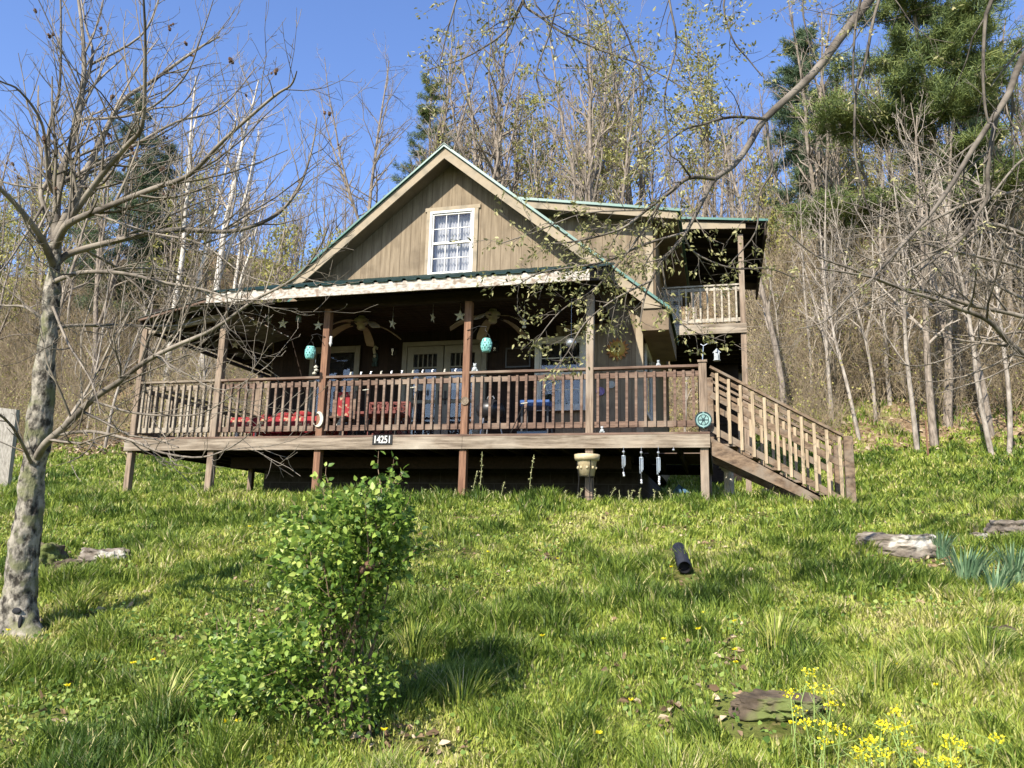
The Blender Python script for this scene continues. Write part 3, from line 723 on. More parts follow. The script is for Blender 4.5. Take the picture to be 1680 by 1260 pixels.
# trees one can tell apart
def notable(px, y, H, r0, seed, label, bark=bark_grey, twig=twig_m, name='bare_tree', tilt=(0,0), **k):
    x = px_ground(px, y); o = tree_obj(name, seed, bark, twig, label, loc=(x, y, G(x,y)-.1), H=H, r0=r0, **k); o.rotation_euler = (*tilt, 0); return o
notable(258, 22, 17, .20, 201, 'leftmost of the tall white trunked trees left of the cabin roof', bark_w, twig_pale, 'white_tree', forks=1, clear=.45)
notable(285, 23, 16, .17, 202, 'thinner white trunked tree between two stouter white trunks left of the roof', bark_w, twig_pale, 'white_tree', tilt=(0,-.05), forks=0, clear=.5)
notable(308, 21, 18, .24, 203, 'stoutest white trunked tree standing left of the cabin roof', bark_w, twig_pale, 'white_tree', forks=1, clear=.5, tilt=(0,.02))
notable(345, 24, 15, .14, 204, 'slim pale tree nearest the cabin of the white group left of the roof', bark_w, twig_pale, 'white_tree', forks=1, clear=.4)
notable(640, 24, 20, .22, 205, 'tall forked bare tree rising left of the gable peak against blue sky', forks=3, clear=.4)
notable(590, 27, 19, .17, 206, 'slim leaning bare tree furthest left against the open sky above the left roof slope', forks=2, clear=.4, tilt=(0,-.12))
notable(790, 25, 19, .22, 207, 'broad bare tree just right of the gable peak with spreading pale limbs', forks=3, clear=.3)
notable(985, 23, 18, .22, 208, 'tall bare tree rising straight behind the dormer roof', forks=2, clear=.35)
notable(1060, 26, 18, .2, 209, 'bare tree with greenish haze behind the right end of the dormer', forks=2, buds=4, budsize=.14, name='budding_tree')
notable(1170, 30, 15, .18, 210, 'yellow green budding tree against the sky right of the dormer', forks=2, buds=7, budsize=.16, name='budding_tree')
notable(560, 21, 8.5, .13, 211, 'low yellow green budding tree above the left slope of the cabin roof', forks=2, buds=9, budsize=.15, name='budding_tree', clear=.1)
notable(420, 21, 11, .14, 212, 'bushy budding tree left of the porch roof', forks=2, buds=7, budsize=.15, name='budding_tree', clear=.1)
for i, (px, py, h, r, tl, lb) in enumerate([
    (1505, 738, 9, .085, 0, 'pale sapling at the lawn edge just right of the steel post'),
    (1410, 722, 8, .07, -.08, 'pale thin tree at the lawn edge above the stair foot'),
    (1533, 733, 11, .13, -.03, 'stout pale trunk at the lawn edge left of the dark trunk clump'),
    (1553, 700, 11, .16, 0, 'dark clump trunk just behind the stout pale tree right of the stairs'),
    (1627, 747, 9, .08, -.14, 'thin tree leaning left at the right lawn edge'),
    (1652, 747, 9, .075, -.02, 'upright thin tree furthest right at the lawn edge'),
    (1460, 665, 9, .09, 0, 'pale tree on the leaf litter well behind the lawn edge'),
    (1365, 690, 9, .08, 0, 'pale tree just behind the railing of the stairs')]):
    g_ = ground_at(px, py)
    o = tree_obj('sapling', 230+i, bark_pale if 'dark' not in lb else bark_grey, twig_pale, lb, loc=(g_.x, g_.y, g_.z-.05), H=h, r0=r, clear=.3, forks=1, spread=.25, dens=2.6, levels=3, lean=.04)
    o.rotation_euler = (0, tl, 0)

# ------------------------------------------------------------------ evergreens
needle = tint_mat('pine_needles', [(0,(.04,.065,.025)), (.5,(.12,.16,.045)), (1,(.25,.27,.08))], .2)
needle_d = tint_mat('dark_pine_needles', [(0,(.035,.06,.035)), (.6,(.09,.135,.065)), (1,(.17,.22,.09))], .2)
def pine(px, y, H, spread, seed, label, m=needle, base=.15, name='pine_tree', dens=1.0, tuft=.34):
    rg = np.random.default_rng(seed); x = px_ground(px, y); root = empty(name, (x, y, G(x,y)-.1), label, 'tree')
    pts, rr = shoot((0,0,-.3), (0,0,1), H, .012*H+.05, .02, 10, rg, .015, .05); V, F = tubes_np([(pts, rr, 7)]); np_mesh('trunk', V, [F], bark_grey, root, smooth=True)
    limbs = []; T = []; Dn = []
    z = H*base; 
    while z < H*.97:
        t = (z-H*base)/(H*(1-base)); nb = 5+int(rg.random()*3)
        for k in range(nb):
            a = rg.random()*6.28; L = spread*(1-t)**.6*rg.uniform(.45,1.25)+.25
            p0 = np.array([np.interp(z, pts[:,2], pts[:,0]), np.interp(z, pts[:,2], pts[:,1]), z+rg.normal()*.15])
            q, qr = shoot(p0, (math.cos(a), math.sin(a), .15-.25*(1-t)), L, .035, .008, 6, rg, .08, .05); limbs.append((q, qr, 3))
            nt_ = int(L*11*dens)
            for j in range(nt_):
                u = rg.uniform(.25, 1); c = q[0]+(q[-1]-q[0])*u
                c = c+np.array([rg.normal()*.26*(1.1-u*.5)*L*.5, rg.normal()*.26*L*.5, rg.normal()*.07]); T.append(c); Dn.append((math.cos(a)*.8, math.sin(a)*.8, .5))
        z += H*.05*rg.uniform(.7,1.3)
    V, F = tubes_np(limbs); np_mesh('limbs', V, [F], bark_grey, root)
    T = np.array(T); Dn = np.array(Dn); n = len(T); per = 17
    P_ = np.repeat(T, per, 0); Dd = np.repeat(Dn, per, 0)*.6+rg.normal(size=(n*per,3))*.8; Dd[:,2] += .2; Dd /= np.linalg.norm(Dd,axis=1)[:,None]
    P_ = P_+rg.normal(size=P_.shape)*.06
    S = np.cross(Dd, rg.normal(size=Dd.shape)); S /= np.linalg.norm(S,axis=1)[:,None]
    L = tuft*.72*rg.uniform(.5,1.2,(len(P_),1)); V = np.stack([P_-S*.010, P_+S*.010, P_+Dd*L+S*.008, P_+Dd*L*.98-S*.008], 1).reshape(-1,3)
    tt = np.repeat(np.clip(np.repeat(rg.normal(.45,.2,n), per)+rg.normal(0,.1,n*per),0,1), 4)
    np_mesh('crown', V, [np.arange(len(V)).reshape(-1,4)], m, root, tt)
    return root
pine(1585, 19, 18.5, 4.0, 301, 'very tall green pine filling the top right corner', base=.40, dens=3.4, tuft=.42)
pine(1345, 27, 15.5, 2.4, 302, 'blue green pine right of the balcony roof', needle_d, base=.35, dens=2.4, tuft=.36)
pine(690, 31, 15.5, 2.6, 303, 'dark green pine peeking over the left slope of the gable', base=.2, dens=1.6)
pine(150, 24, 17, 2.6, 304, 'tall dark pine behind the bare tree at the left', needle_d, base=.2, dens=1.5)
pine(210, 27, 13, 2.3, 305, 'smaller dark pine right of the tall dark pine on the left', needle_d, base=.15, dens=1.4)
pine(1665, 24, 11, 2.2, 306, 'small green evergreen on the slope at the right edge', needle_d, base=.1, dens=1.2, name='cedar_tree')

# ------------------------------------------------------------------ undergrowth, litter, grass (uncountable)
def inside_house(x, y): return (x > -9.6) & (x < .1) & (y > -.0) & (y < 9.8)
def brush():
    rg = np.random.default_rng(41); V_, F_, n0 = [], [], 0; LV, LQ, LT, LA, l0 = [], [], [], [], 0
    proto_ = []
    for k in range(10):
        out = []; tips = []
        for j in range(16):
            a = rg.random()*6.28; d = np.array([math.cos(a)*.45, math.sin(a)*.45, 1.]); d /= np.linalg.norm(d)
            q, qr = shoot((rg.normal()*.3, rg.normal()*.3, -.1), d, rg.uniform(1.1,3.0), .012, .003, 6, rg, .14, -.03); out.append((q, qr, 3))
            sprout(q, qr, out, 2, rg, 3.2, .4, .7, tips, .15, .03, 0, .003, .2, 3)
        V, F = tubes_np(out); proto_.append((V, F, np.array([t[0] for t in tips]), np.array([t[1] for t in tips])))
    N = 900
    ys = 14.6+25*rg.random(N)**1.5; 
    NT = 420
    for i in range(N+NT):
        y = ys[i] if i < N else rg.uniform(16, 33)
        px = rg.uniform(-120, 1800) if i < N else (rg.uniform(1235, 1790) if rg.random() < .62 else rg.uniform(-110, 450)); x = px_ground(px, y)
        if y < 17.5 and px > 1380 and rg.random() < .8: continue
        V, F, T, Dd = proto_[rg.integers(10)]
        s = rg.uniform(.5, 1.15)*(1.15 if y > 19 else .8) if i < N else rg.uniform(1.3, 2.4)*min(1, .55+(y-16)*.08); a = rg.random()*6.28; c, sn = math.cos(a)*s, math.sin(a)*s
        Rm = np.array([[c,-sn,0],[sn,c,0],[0,0,s]]); o = np.array([x, y, G(x,y)])
        V_.append(V@Rm.T+o); F_.append(F+n0); n0 += len(V)
        if rg.random() < .55:
            m = rg.random(len(T)) < .5; P_ = T[m]@Rm.T+o
            v, q, t, A = leaves_np(P_, Dd[m]@Rm.T+rg.normal(size=P_.shape)*.05, .085, rg, wide=.6, tint=(0,1)); LV.append(v); LQ.append(q+l0); LT.append(t+l0); LA.append(A); l0 += len(v)
    o = np_mesh('underbrush', np.concatenate(V_), [np.concatenate(F_)], mat('dry_brush_stems', (.16,.125,.08), (.36,.29,.19), 1.2, .9)); tag(o, 'tangled leafless brush covering the hillside behind the cabin', 'brush', kind='stuff')
    o = np_mesh('brush_leaves', np.concatenate(LV), [np.concatenate(LQ), np.concatenate(LT)], bud_m, None, np.concatenate(LA)); tag(o, 'sparse yellow green new leaves on the hillside brush', 'leaves', kind='stuff')
brush()
def litter():
    rg = np.random.default_rng(42); n = 60000; y = rg.uniform(13.4, 42, n)**1; px = rg.uniform(-80, 1760, n)
    d0, d1 = px_ground(0, 20), px_ground(1680, 20); x = CAM.x+((d0-CAM.x)+(d1-d0)*px/1680)*(y-CAM.y)/(20-CAM.y)
    z = gz(x, y)+.02; P_ = np.stack([x,y,z],-1); Dd = rg.normal(size=(n,3)); Dd[:,2] = np.abs(Dd[:,2])*.4
    k_ = ~((x > 1.5) & (y < 21) & (rg.random(n) < .75)); P_, Dd = P_[k_], Dd[k_]
    V, q, t, A = leaves_np(P_, Dd, .15, rg, wide=.7, fold=.5)
    m = tint_mat('dead_leaves', [(0,(.07,.045,.025)), (.5,(.22,.15,.09)), (1,(.45,.36,.25))], 0, .9, .1)
    o = np_mesh('leaf_litter', V, [q, t], m, None, A); tag(o, 'brown dead leaves strewn over the wooded slope', 'leaf litter', kind='stuff')
litter()
grass_m = tint_mat('grass_blades', [(0,(.06,.11,.018)), (.3,(.18,.25,.036)), (.6,(.36,.41,.07)), (.85,(.48,.46,.14)), (1,(.52,.45,.25))], .4, .5, .3)
def vnoise(x, y, s, seed=0):
    rs = np.random.default_rng(seed); g = rs.random((64,64)); u = (x*s) % 64; v = (y*s) % 64
    i = u.astype(int) % 64; j = v.astype(int) % 64; fu = u-np.floor(u); fv = v-np.floor(v); fu = fu*fu*(3-2*fu); fv = fv*fv*(3-2*fv)
    return (g[i,j]*(1-fu)+g[(i+1)%64,j]*fu)*(1-fv)+(g[i,(j+1)%64]*(1-fu)+g[(i+1)%64,(j+1)%64]*fu)*fv
CLEAR = [(172,920,.26),(70,930,.24),(115,945,.18),(1440,885,.26),(1480,905,.26),(1500,915,.2),(1662,885,.26),(1606,886,.12),(1275,1180,.30),(1240,1185,.22),(1310,1185,.22),(1640,1050,.12),(1112,915,.20),(1121,945,.22),(1124,965,.2),(32,1040,.22)]
def grass():
    rg = np.random.default_rng(43); N = 1850000
    # candidate points, density falling with distance from the path below the bank
    d = rg.uniform(0, 1, N); dist = 2.4*(37/2.4)**d            # density ~ 1/d^2 per area
    u = rg.uniform(-.80, .80, N); ow = rg.random(N) < .19; u = np.where(ow, np.sign(u)*(.80+.45*rg.random(N)), u)
    cx, sy = math.cos(YAW), math.sin(YAW)
    X = CAM.x+(-sy*dist+cx*u*dist); Y = CAM.y+(cx*dist+sy*u*dist)
    keep = ((Y < 14.2+vnoise(X,Y,.9,9)*1.8) | ((X > 2.5) & (Y < 19.5) & (rg.random(N) < .35) & (vnoise(X,Y,1.7,19) > .3))) & ~((X > -8.3) & (X < -1.1) & (Y > 1.0) & (Y < 9.7)) & ~((X > -9.3) & (X < .3) & (Y > 1.4) & (Y < 7.5) & (rg.random(N) < .75))
    keep &= rg.random(N) < np.clip(dist/6.0, .45, 1)
    for px_, py_, rr_ in CLEAR:
        g_ = ground_at(px_, py_); keep &= ((X-g_.x)**2+(Y-g_.y-.03)**2 > rr_*rr_*(.7+.6*vnoise(X,Y,9,31)))
    X, Y, dist = X[keep], Y[keep], dist[keep]
    clump = vnoise(X, Y, 1.5, 1)*.40+vnoise(X, Y, 5.5, 2)*.60; dryn = vnoise(X, Y, .8, 3)*.55+vnoise(X, Y, 3.1, 4)*.45; bare = vnoise(X, Y, 2.2, 5)*.6+vnoise(X, Y, 7, 6)*.4
    keep = rg.random(len(X)) < np.clip(1.35-np.clip((bare-.56)*7, 0, 1.15), .12, 1)*np.clip(.3+clump*1.3, .2, 1)
    X, Y, dist, clump, dryn, bare = [a[keep] for a in (X, Y, dist, clump, dryn, bare)]
    n = len(X); print('blades', n)
    H = (.035+.20*np.clip(clump-.30,0,1)**1.3*1.7)*rg.uniform(.4,1.45,n)*np.clip(.75+dist*.02,.75,1.15)
    crest = np.exp(-((Y+.5)/.5)**2); H *= 1+crest*.25
    W = (.0022+.0030*rg.random(n))*np.clip(dist/4.2, 1, 6)
    a = rg.uniform(0, 2*np.pi, n); ca, sa = np.cos(a), np.sin(a); f = rg.uniform(.1,.85,n)*H
    # clumps lean together
    la = vnoise(X, Y, 4.6, 8)*12; lx, ly = np.cos(la)*H*.22, np.sin(la)*H*.22-.06*H
    Z = gz(X, Y)-.01
    bx, by = -sa*W, ca*W
    def lev(t, wf, hf): return (X+lx*t*t+ca*f*t*t, Y+ly*t*t+sa*f*t*t, Z+H*hf, wf)
    P0, P1, P2 = lev(0,1,0), lev(.55,.85,.62), lev(1,.0,.98)
    V = np.empty((n,5,3), np.float32)
    for k, (P_, sgn) in enumerate(((P0,-1),(P0,1),(P1,-1),(P1,1))):
        V[:,k,0] = P_[0]+sgn*bx*P_[3]; V[:,k,1] = P_[1]+sgn*by*P_[3]; V[:,k,2] = P_[2]
    V[:,4,0], V[:,4,1], V[:,4,2] = P2[0], P2[1], P2[2]
    b = (np.arange(n)*5)[:,None]
    t = .44+.40*(dryn-.5)*2+.13*rg.normal(size=n)+.10*(clump < .4)-.22*np.clip((clump-.5)*5,0,1)
    t = np.where(rg.random(n) < .06+.40*np.clip((dryn-.58)*4,0,1), rg.uniform(.85,1,n), t)
    o = np_mesh('grass', V.reshape(-1,3), [b+np.array([[0,1,3,2]]), b+np.array([[2,3,4]])], grass_m, None, np.repeat(np.clip(t,0,1),5))
    tag(o, 'rough sunlit spring grass with straw patches covering the bank and lawn', 'grass', kind='stuff')
grass()
def ground_cover():
    rg = np.random.default_rng(44); P_ = []
    n = 46000; dist = 3.0+rg.random(n)**1.2*7; u = rg.uniform(-.78,.78,n)
    X = CAM.x-math.sin(YAW)*dist+math.cos(YAW)*u*dist; Y = CAM.y+math.cos(YAW)*dist+math.sin(YAW)*u*dist
    wgt = np.clip((vnoise(X,Y,1.5,21)-.45)*4,0,1)*.8+.2; wgt *= np.where(u < -.1, 1.0, .45)
    k = (rg.random(n) < wgt) & (Y < -1); X, Y = X[k], Y[k]; n = len(X)
    Z = gz(X,Y)+rg.uniform(.01,.07,n); Dd = rg.normal(size=(n,3)); Dd[:,2] = np.abs(Dd[:,2])*.5+.15
    V, q, t, A = leaves_np(np.stack([X,Y,Z],-1), Dd, .030, rg, wide=.85, fold=.1)
    o = np_mesh('ground_cover', V, [q, t], tint_mat('clover_leaves', [(0,(.06,.12,.02)), (.6,(.17,.25,.05)), (1,(.33,.38,.10))], .3), None, A); tag(o, 'low clover and weeds between the grass on the near bank', 'ground cover', kind='stuff')
    n = 9000; dist = 3.0+rg.random(n)*9; u = rg.uniform(-.78,.78,n)
    X = CAM.x-math.sin(YAW)*dist+math.cos(YAW)*u*dist; Y = CAM.y+math.cos(YAW)*dist+math.sin(YAW)*u*dist
    k = (vnoise(X,Y,2.2,5)*.6+vnoise(X,Y,7,6)*.4 > .50) & (Y < -1); X, Y = X[k], Y[k]; n = len(X)
    Dd = rg.normal(size=(n,3)); Dd[:,2] *= .25
    V, q, t, A = leaves_np(np.stack([X,Y,gz(X,Y)+.015],-1), Dd, .06, rg, wide=.5, fold=.4)
    o = np_mesh('dead_leaves', V, [q, t], bpy.data.materials['dead_leaves'], None, A); tag(o, 'scattered dry leaves in the thin patches of the bank', 'leaf litter', kind='stuff')
ground_cover()

# ------------------------------------------------------------------ near trees and branches
def trace(pts, d0, d1, w0, w1, n=4):
    """pixel path of the photo at depth d0..d1 with half widths w0..w1 px -> world polyline and radii"""
    k = len(pts); P_ = [np.array(at(x, y, d0+(d1-d0)*i/(k-1))) for i, (x, y) in enumerate(pts)]
    L = smooth_line(P_, n); m = len(L); dd = np.linspace(d0, d1, m); ww = np.linspace(w0, w1, m)
    return L, ww*dd/F_PX
bark_l = mat('lichen_mottled_bark', (.035,.03,.024), (.29,.26,.21), 19, .95, (1,1,.7), bump=1, lo=.40, hi=.58, c3=(.15,.15,.08), s3=7, t3=(.53,.62))
twig_l = mat('smooth_grey_branches', (.07,.058,.045), (.25,.215,.17), 4, .85, bump=.2)
twig_k = mat('dark_brown_branches', (.045,.037,.03), (.18,.155,.125), 5, .85, bump=.2)
bud_dark = mat('dark_seed_clusters', (.05,.03,.02), (.14,.08,.05), 30, .9)
b0 = ground_at(32, 1040); D0 = (b0-CAM).dot(CF)
lt = empty('bare_tree', b0, 'mottled grey bare tree with spreading limbs in the left foreground', 'tree'); o3 = np.array(b0)
rgL = np.random.default_rng(77)
tp = [(30,1050,36),(31,1010,33),(36,960,29),(43,880,26),(52,800,24),(60,730,23),(68,660,22),(76,580,19),(83,500,17),(88,440,15),(90,400,12)]
P_ = smooth_line([np.array(at(x, y, D0+.05*i*.3)) for i, (x, y, w_) in enumerate(tp)], 14); rr = np.interp(np.linspace(0,1,len(P_)), np.linspace(0,1,len(tp)), [w_*.84 for _,_,w_ in tp])*D0/F_PX
P_[0][2] -= .15
V, F = tubes_np([(P_, rr, 56)])
V = V-o3
nv = np.array([mnoise.noise(Vector(v*3.5)) for v in V])*.022+np.array([mnoise.noise(Vector(v*13)) for v in V])*.010+np.array([abs(mnoise.noise(Vector((v[0]*34, v[1]*34, v[2]*11)))) for v in V])*-.016
cen = np.repeat(P_-o3, 56, 0); dv = V-cen; dv /= np.linalg.norm(dv, axis=1)[:,None]+1e-9
fl = np.exp(-np.clip(V[:,2]+.03,0,9)/.10)*.085*(1+.9*np.cos(3*np.arctan2(dv[:,1],dv[:,0])+.6))
V = V+dv*(nv+fl)[:,None]
np_mesh('trunk', V, [F], bark_l, lt, smooth=True)
hp = at(28, 1003, D0-.175); h2 = at(36, 1022, D0-.175)
def skin(px_, py_):
    e = np.array(at(px_, py_, 1.0))-np.array(CAM); e /= np.linalg.norm(e); W_ = V+o3-np.array(CAM); t_ = W_@e; dd_ = np.linalg.norm(W_-t_[:,None]*e, axis=1); k_ = dd_ < .03; return Vector(np.array(CAM)+e*(t_[k_].min()+.004))
q = MB(); q.ball(skin(27,1002), .036, (1.1,.35,.6), 14, 10); q.ball(skin(33,1020), .034, (.45,.35,1.3), 14, 10); q.build('hollow_shade', inside, lt, smooth=True)  # dark flattened balls on the bark imitate a shaded cleft
big = [  # (path, depth offsets, half widths)
 ([(88,430),(90,393),(123,327),(143,277),(167,227),(200,167),(250,133),(320,83),(360,60)], 0, 1.0, 9, 2),
 ([(95,410),(110,367),(167,287),(207,240),(233,207),(238,133),(238,50),(233,-40)], .1, -.8, 7, 2.5),
 ([(98,400),(113,367),(167,343),(250,310),(310,287),(367,230),(447,160),(477,140),(487,117)], 0, -1.0, 7.5, 1.6),
 ([(95,445),(110,418),(183,397),(283,377),(367,380),(417,370),(460,347),(493,303),(513,240),(520,193)], 0, .8, 7, 1.5),
 ([(90,425),(90,400),(97,300),(120,227),(133,167),(138,100),(133,33),(123,-40)], .15, .9, 9, 3),
 ([(150,150),(152,90),(140,40),(130,-20)], .7, 1.2, 3.5, 2),
 ([(85,435),(67,390),(30,340),(-20,290),(-80,230)], 0, -.8, 8, 3),
 ([(90,380),(67,323),(80,290),(80,213),(97,150),(100,43),(98,-40)], 0, .5, 5, 2),
 ([(95,350),(90,313),(50,307),(0,297),(-60,270)], .2, 1.0, 4, 2),
 ([(90,320),(80,300),(70,207),(33,150),(0,133),(-50,105)], .2, -.5, 4, 1.6),
 ([(85,465),(133,447),(200,448),(267,463),(333,475),(383,490),(440,492)], .1, -1.2, 5, 1.2),
 ([(80,545),(110,535),(183,533),(283,535),(330,525)], 0, .9, 4.5, 1.2),
 ([(52,760),(73,730),(110,697),(150,657),(200,623),(233,597),(283,570),(350,540),(417,493),(483,457),(520,413),(540,370)], 0, -1.3, 8, 1.4),
 ([(95,715),(150,708),(217,723),(267,743),(333,750),(390,727),(430,690)], -.1, -1.0, 4, 1),
 ([(150,660),(217,677),(283,682),(333,677),(383,647),(410,620)], -.3, -1.2, 2.6, .9),
 ([(85,495),(110,560),(133,597),(153,633),(165,680)], 0, -.9, 3.2, 1.2),
 ([(75,530),(53,510),(33,502),(0,500),(-40,480)], 0, .6, 4, 2),
 ([(165,480),(240,440),(300,455),(290,520),(310,560)], .0, .8, 2.4, 1),
 ([(200,450),(250,500),(230,560),(300,610),(370,640),(440,600)], -.2, -.9, 2.4, 1),
 ([(110,300),(200,250),(290,200),(360,180),(420,110)], .3, 1.1, 4, 1.3),
 ([(160,350),(240,380),(330,400),(400,450),(470,470)], -.2, -1.0, 2.8, 1.0),
 ([(150,200),(230,185),(300,130),(330,60),(350,0)], .4, .2, 3, 1.1),
 ([(180,110),(230,60),(260,0),(270,-50)], .4, .8, 2.6, 1.4),
 ([(60,340),(20,420),(-20,470)], -.2, -.8, 3, 1.2),
 ([(90,300),(170,300),(230,190),(300,170),(330,110)], -.3, -.9, 3, 1.1),
 ([(60,770),(20,700),(-30,660)], -.1, -.8, 4, 2),
]
def to_px(P):
    v = np.asarray(P, float)-np.array(CAM); z = v@np.array(CF); return np.stack([840+F_PX*(v@np.array(CR))/z, 630-F_PX*(v@np.array(CU))/z, z], -1)
limb, tw, tips = [], [], []
allp = to_px(P_)
for path, a, b, w0, w1 in big:
    dist_ = (allp[:,0]-path[0][0])**2+(allp[:,1]-path[0][1])**2; k = int(np.argmin(dist_)); a = allp[k,2]-D0
    path = [(allp[k,0], allp[k,1])]+path[1:]
    L, r_ = trace(path, D0+a, D0+b, w0*.86, w1*.6); allp = np.concatenate([allp, to_px(L)]); limb.append((L, r_, 7 if w0 > 4 else 5))
    sprout(L, r_, tw, 3, rgL, 8.5, .40, .72, tips, .08, .11, 0, .0019, .13, 3, lmax=1.0, dmul=.95, fr2=.42)
V, F = tubes_np(limb); np_mesh('limbs', V-o3, [F], twig_l, lt, smooth=True)
V, F = tubes_np(tw); np_mesh('crown', V-o3, [F], twig_l, lt)
bd = MB()
k = 0
for t_, d_ in tips:
    if rgL.random() < .025 and t_[2] > .4 and k < 85:
        k += 1; bd = MB()
        for j in range(rgL.integers(2,5)): bd.ball(tuple(t_+rgL.normal(size=3)*.012), .011*rgL.uniform(.7,1.3), (1,1,1.3), 5, 3)
        bd.build('seed_cluster', bud_dark, lt)

# overhanging tree standing right of the camera, out of the picture
leaf_s = tint_mat('young_olive_leaves', [(0,(.11,.11,.04)), (.5,(.24,.235,.085)), (1,(.46,.42,.22))], .35)
tb = at(2050, 900, 6.2); tb.z = G(tb.x, tb.y)
ot_ = empty('overhanging_tree', tb, 'leafing tree whose drooping branches hang into the top right over the cabin', 'tree'); o3 = np.array(tb)
rgR = np.random.default_rng(78)
fork = at(2020, 60, 6.0); top = at(1980, -500, 5.6)
Lt = smooth_line([np.array(tb)-[0,0,.2], np.array(tb)+[0,0,1.2], np.array(fork), np.array(top)], 5)
V, F = tubes_np([(Lt, np.linspace(.17,.08,len(Lt)), 12)]); np_mesh('trunk', V-o3, [F], bark_l, ot_, smooth=True)
limb, tw, tips = [], [], []
def hang(path, d0, d1, w0, w1, lv=2, dens=6, frac=.36, lmax=.62, grav=.05, keep=True):
    L, r_ = trace(path, d0, d1, w0, w1); limb.append((L, r_, 8 if w0 > 4 else 4))
    if lv: sprout(L, r_, tw, lv, rgR, dens*1.5, frac, .8, tips, .08, .02, grav, .0014, .2, 3, lmax=lmax, dmul=1.2, fr2=.5)
hang([(2000,-100),(1850,-260),(1640,-230),(1500,-100),(1430,-5),(1380,60),(1330,125),(1255,195),(1230,235),(1205,270),(1172,295),(1150,335),(1125,382)], 5.8, 4.6, 10.5, 2.8, 0)
hang([(2020,60),(1850,-30),(1740,20),(1680,93),(1655,153),(1630,193),(1597,243),(1563,300),(1530,347),(1507,373),(1467,417),(1420,470)], 6.2, 5.6, 7.5, 1.5, 2, 3)
hang([(1635,190),(1627,233),(1620,283),(1620,323),(1600,357),(1580,390),(1550,413),(1500,450)], 6.0, 5.9, 4.5, 1.3, 2, 4)
hang([(1700,-200),(1627,0),(1617,33),(1613,117),(1617,180),(1625,210)], 5.9, 5.9, 4, 2, 1, 2)
hang([(1500,-130),(1442,0),(1420,100),(1405,150),(1402,240),(1410,290),(1420,330),(1440,380)], 5.2, 5.2, 3, 1.2, 2, 4)
hang([(1440,-80),(1412,0),(1402,60),(1400,140),(1408,155)], 5.1, 5.15, 2.5, 1.5, 1, 3)
hang([(1020,-150),(890,-60),(858,0),(830,50),(790,80),(750,100),(700,115)], 4.6, 4.7, 3, 1, 2, 8)
hang([(890,-60),(858,0),(890,30),(925,55),(980,80),(1060,110),(1130,150)], 4.6, 4.5, 3, 1, 2, 7)
hang([(820,-80),(760,-20),(740,30),(725,90),(720,130)], 4.7, 4.7, 1.8, .9, 2, 8)
hang([(1080,-120),(1000,-20),(1030,60),(1055,140),(1050,230)], 4.5, 4.5, 2, .9, 2, 7)
hang([(1250,-80),(1190,-10),(1200,60),(1230,100),(1250,125)], 4.6, 4.6, 2, .9, 2, 8)
hang([(1380,-80),(1320,-10),(1325,60),(1335,95)], 4.8, 4.8, 2, 1, 2, 7)
hang([(1160,-90),(1100,-20),(1110,70),(1090,160),(1100,260),(1080,330)], 4.5, 4.5, 2, .9, 2, 7)
hang([(960,-100),(920,-10),(900,60),(880,120),(890,160)], 4.4, 4.4, 2, .9, 2, 7)
hang([(1172,293),(1130,292),(1100,315),(1060,345),(1020,375),(950,395),(900,400)], 4.65, 4.4, 4, 1, 2, 9)
hang([(1150,335),(1120,390),(1085,430),(1060,480),(1050,530)], 4.6, 4.5, 3.5, 1, 2, 9)
hang([(1125,382),(1060,400),(990,430),(930,440),(880,450),(840,475)], 4.6, 4.5, 2.5, 1, 2, 9)
hang([(1122,385),(1140,415),(1200,440),(1260,440),(1300,455)], 4.6, 4.8, 2, 1, 2, 7)
hang([(1255,195),(1200,192),(1150,205),(1120,215),(1060,260)], 4.8, 4.6, 3, 1, 2, 8)
hang([(1258,200),(1262,250),(1267,280),(1245,320),(1240,380),(1200,430)], 4.8, 4.8, 2.5, 1, 2, 6)
hang([(1090,320),(1040,400),(980,470),(920,510),(880,560)], 4.6, 4.4, 2, .8, 2, 10)
hang([(1070,460),(1010,490),(960,530),(930,580),(905,610)], 4.5, 4.3, 1.8, .8, 2, 10)
hang([(1085,430),(1100,500),(1130,540),(1190,560)], 4.5, 4.6, 1.8, .8, 2, 9)
hang([(1060,345),(960,350),(880,380),(820,400)], 4.5, 4.2, 1.5, .8, 2, 9)
V, F = tubes_np(limb); np_mesh('limbs', V-o3, [F], twig_k, ot_, smooth=True)
V, F = tubes_np(tw); np_mesh('crown', V-o3, [F], twig_k, ot_)
T = np.array([t[0] for t in tips]); Dd = np.array([t[1] for t in tips]); Dd /= np.linalg.norm(Dd,axis=1)[:,None]
n = len(T); per = 9; P_ = np.repeat(T, per, 0)+rgR.normal(size=(n*per,3))*.018; Dn = np.repeat(Dd, per, 0)+rgR.normal(size=(n*per,3))*.75
V, q_, t_, A = leaves_np(P_, Dn, .029, rgR, wide=.42); np_mesh('leaves', V-o3, [q_, t_], leaf_s, ot_, A)

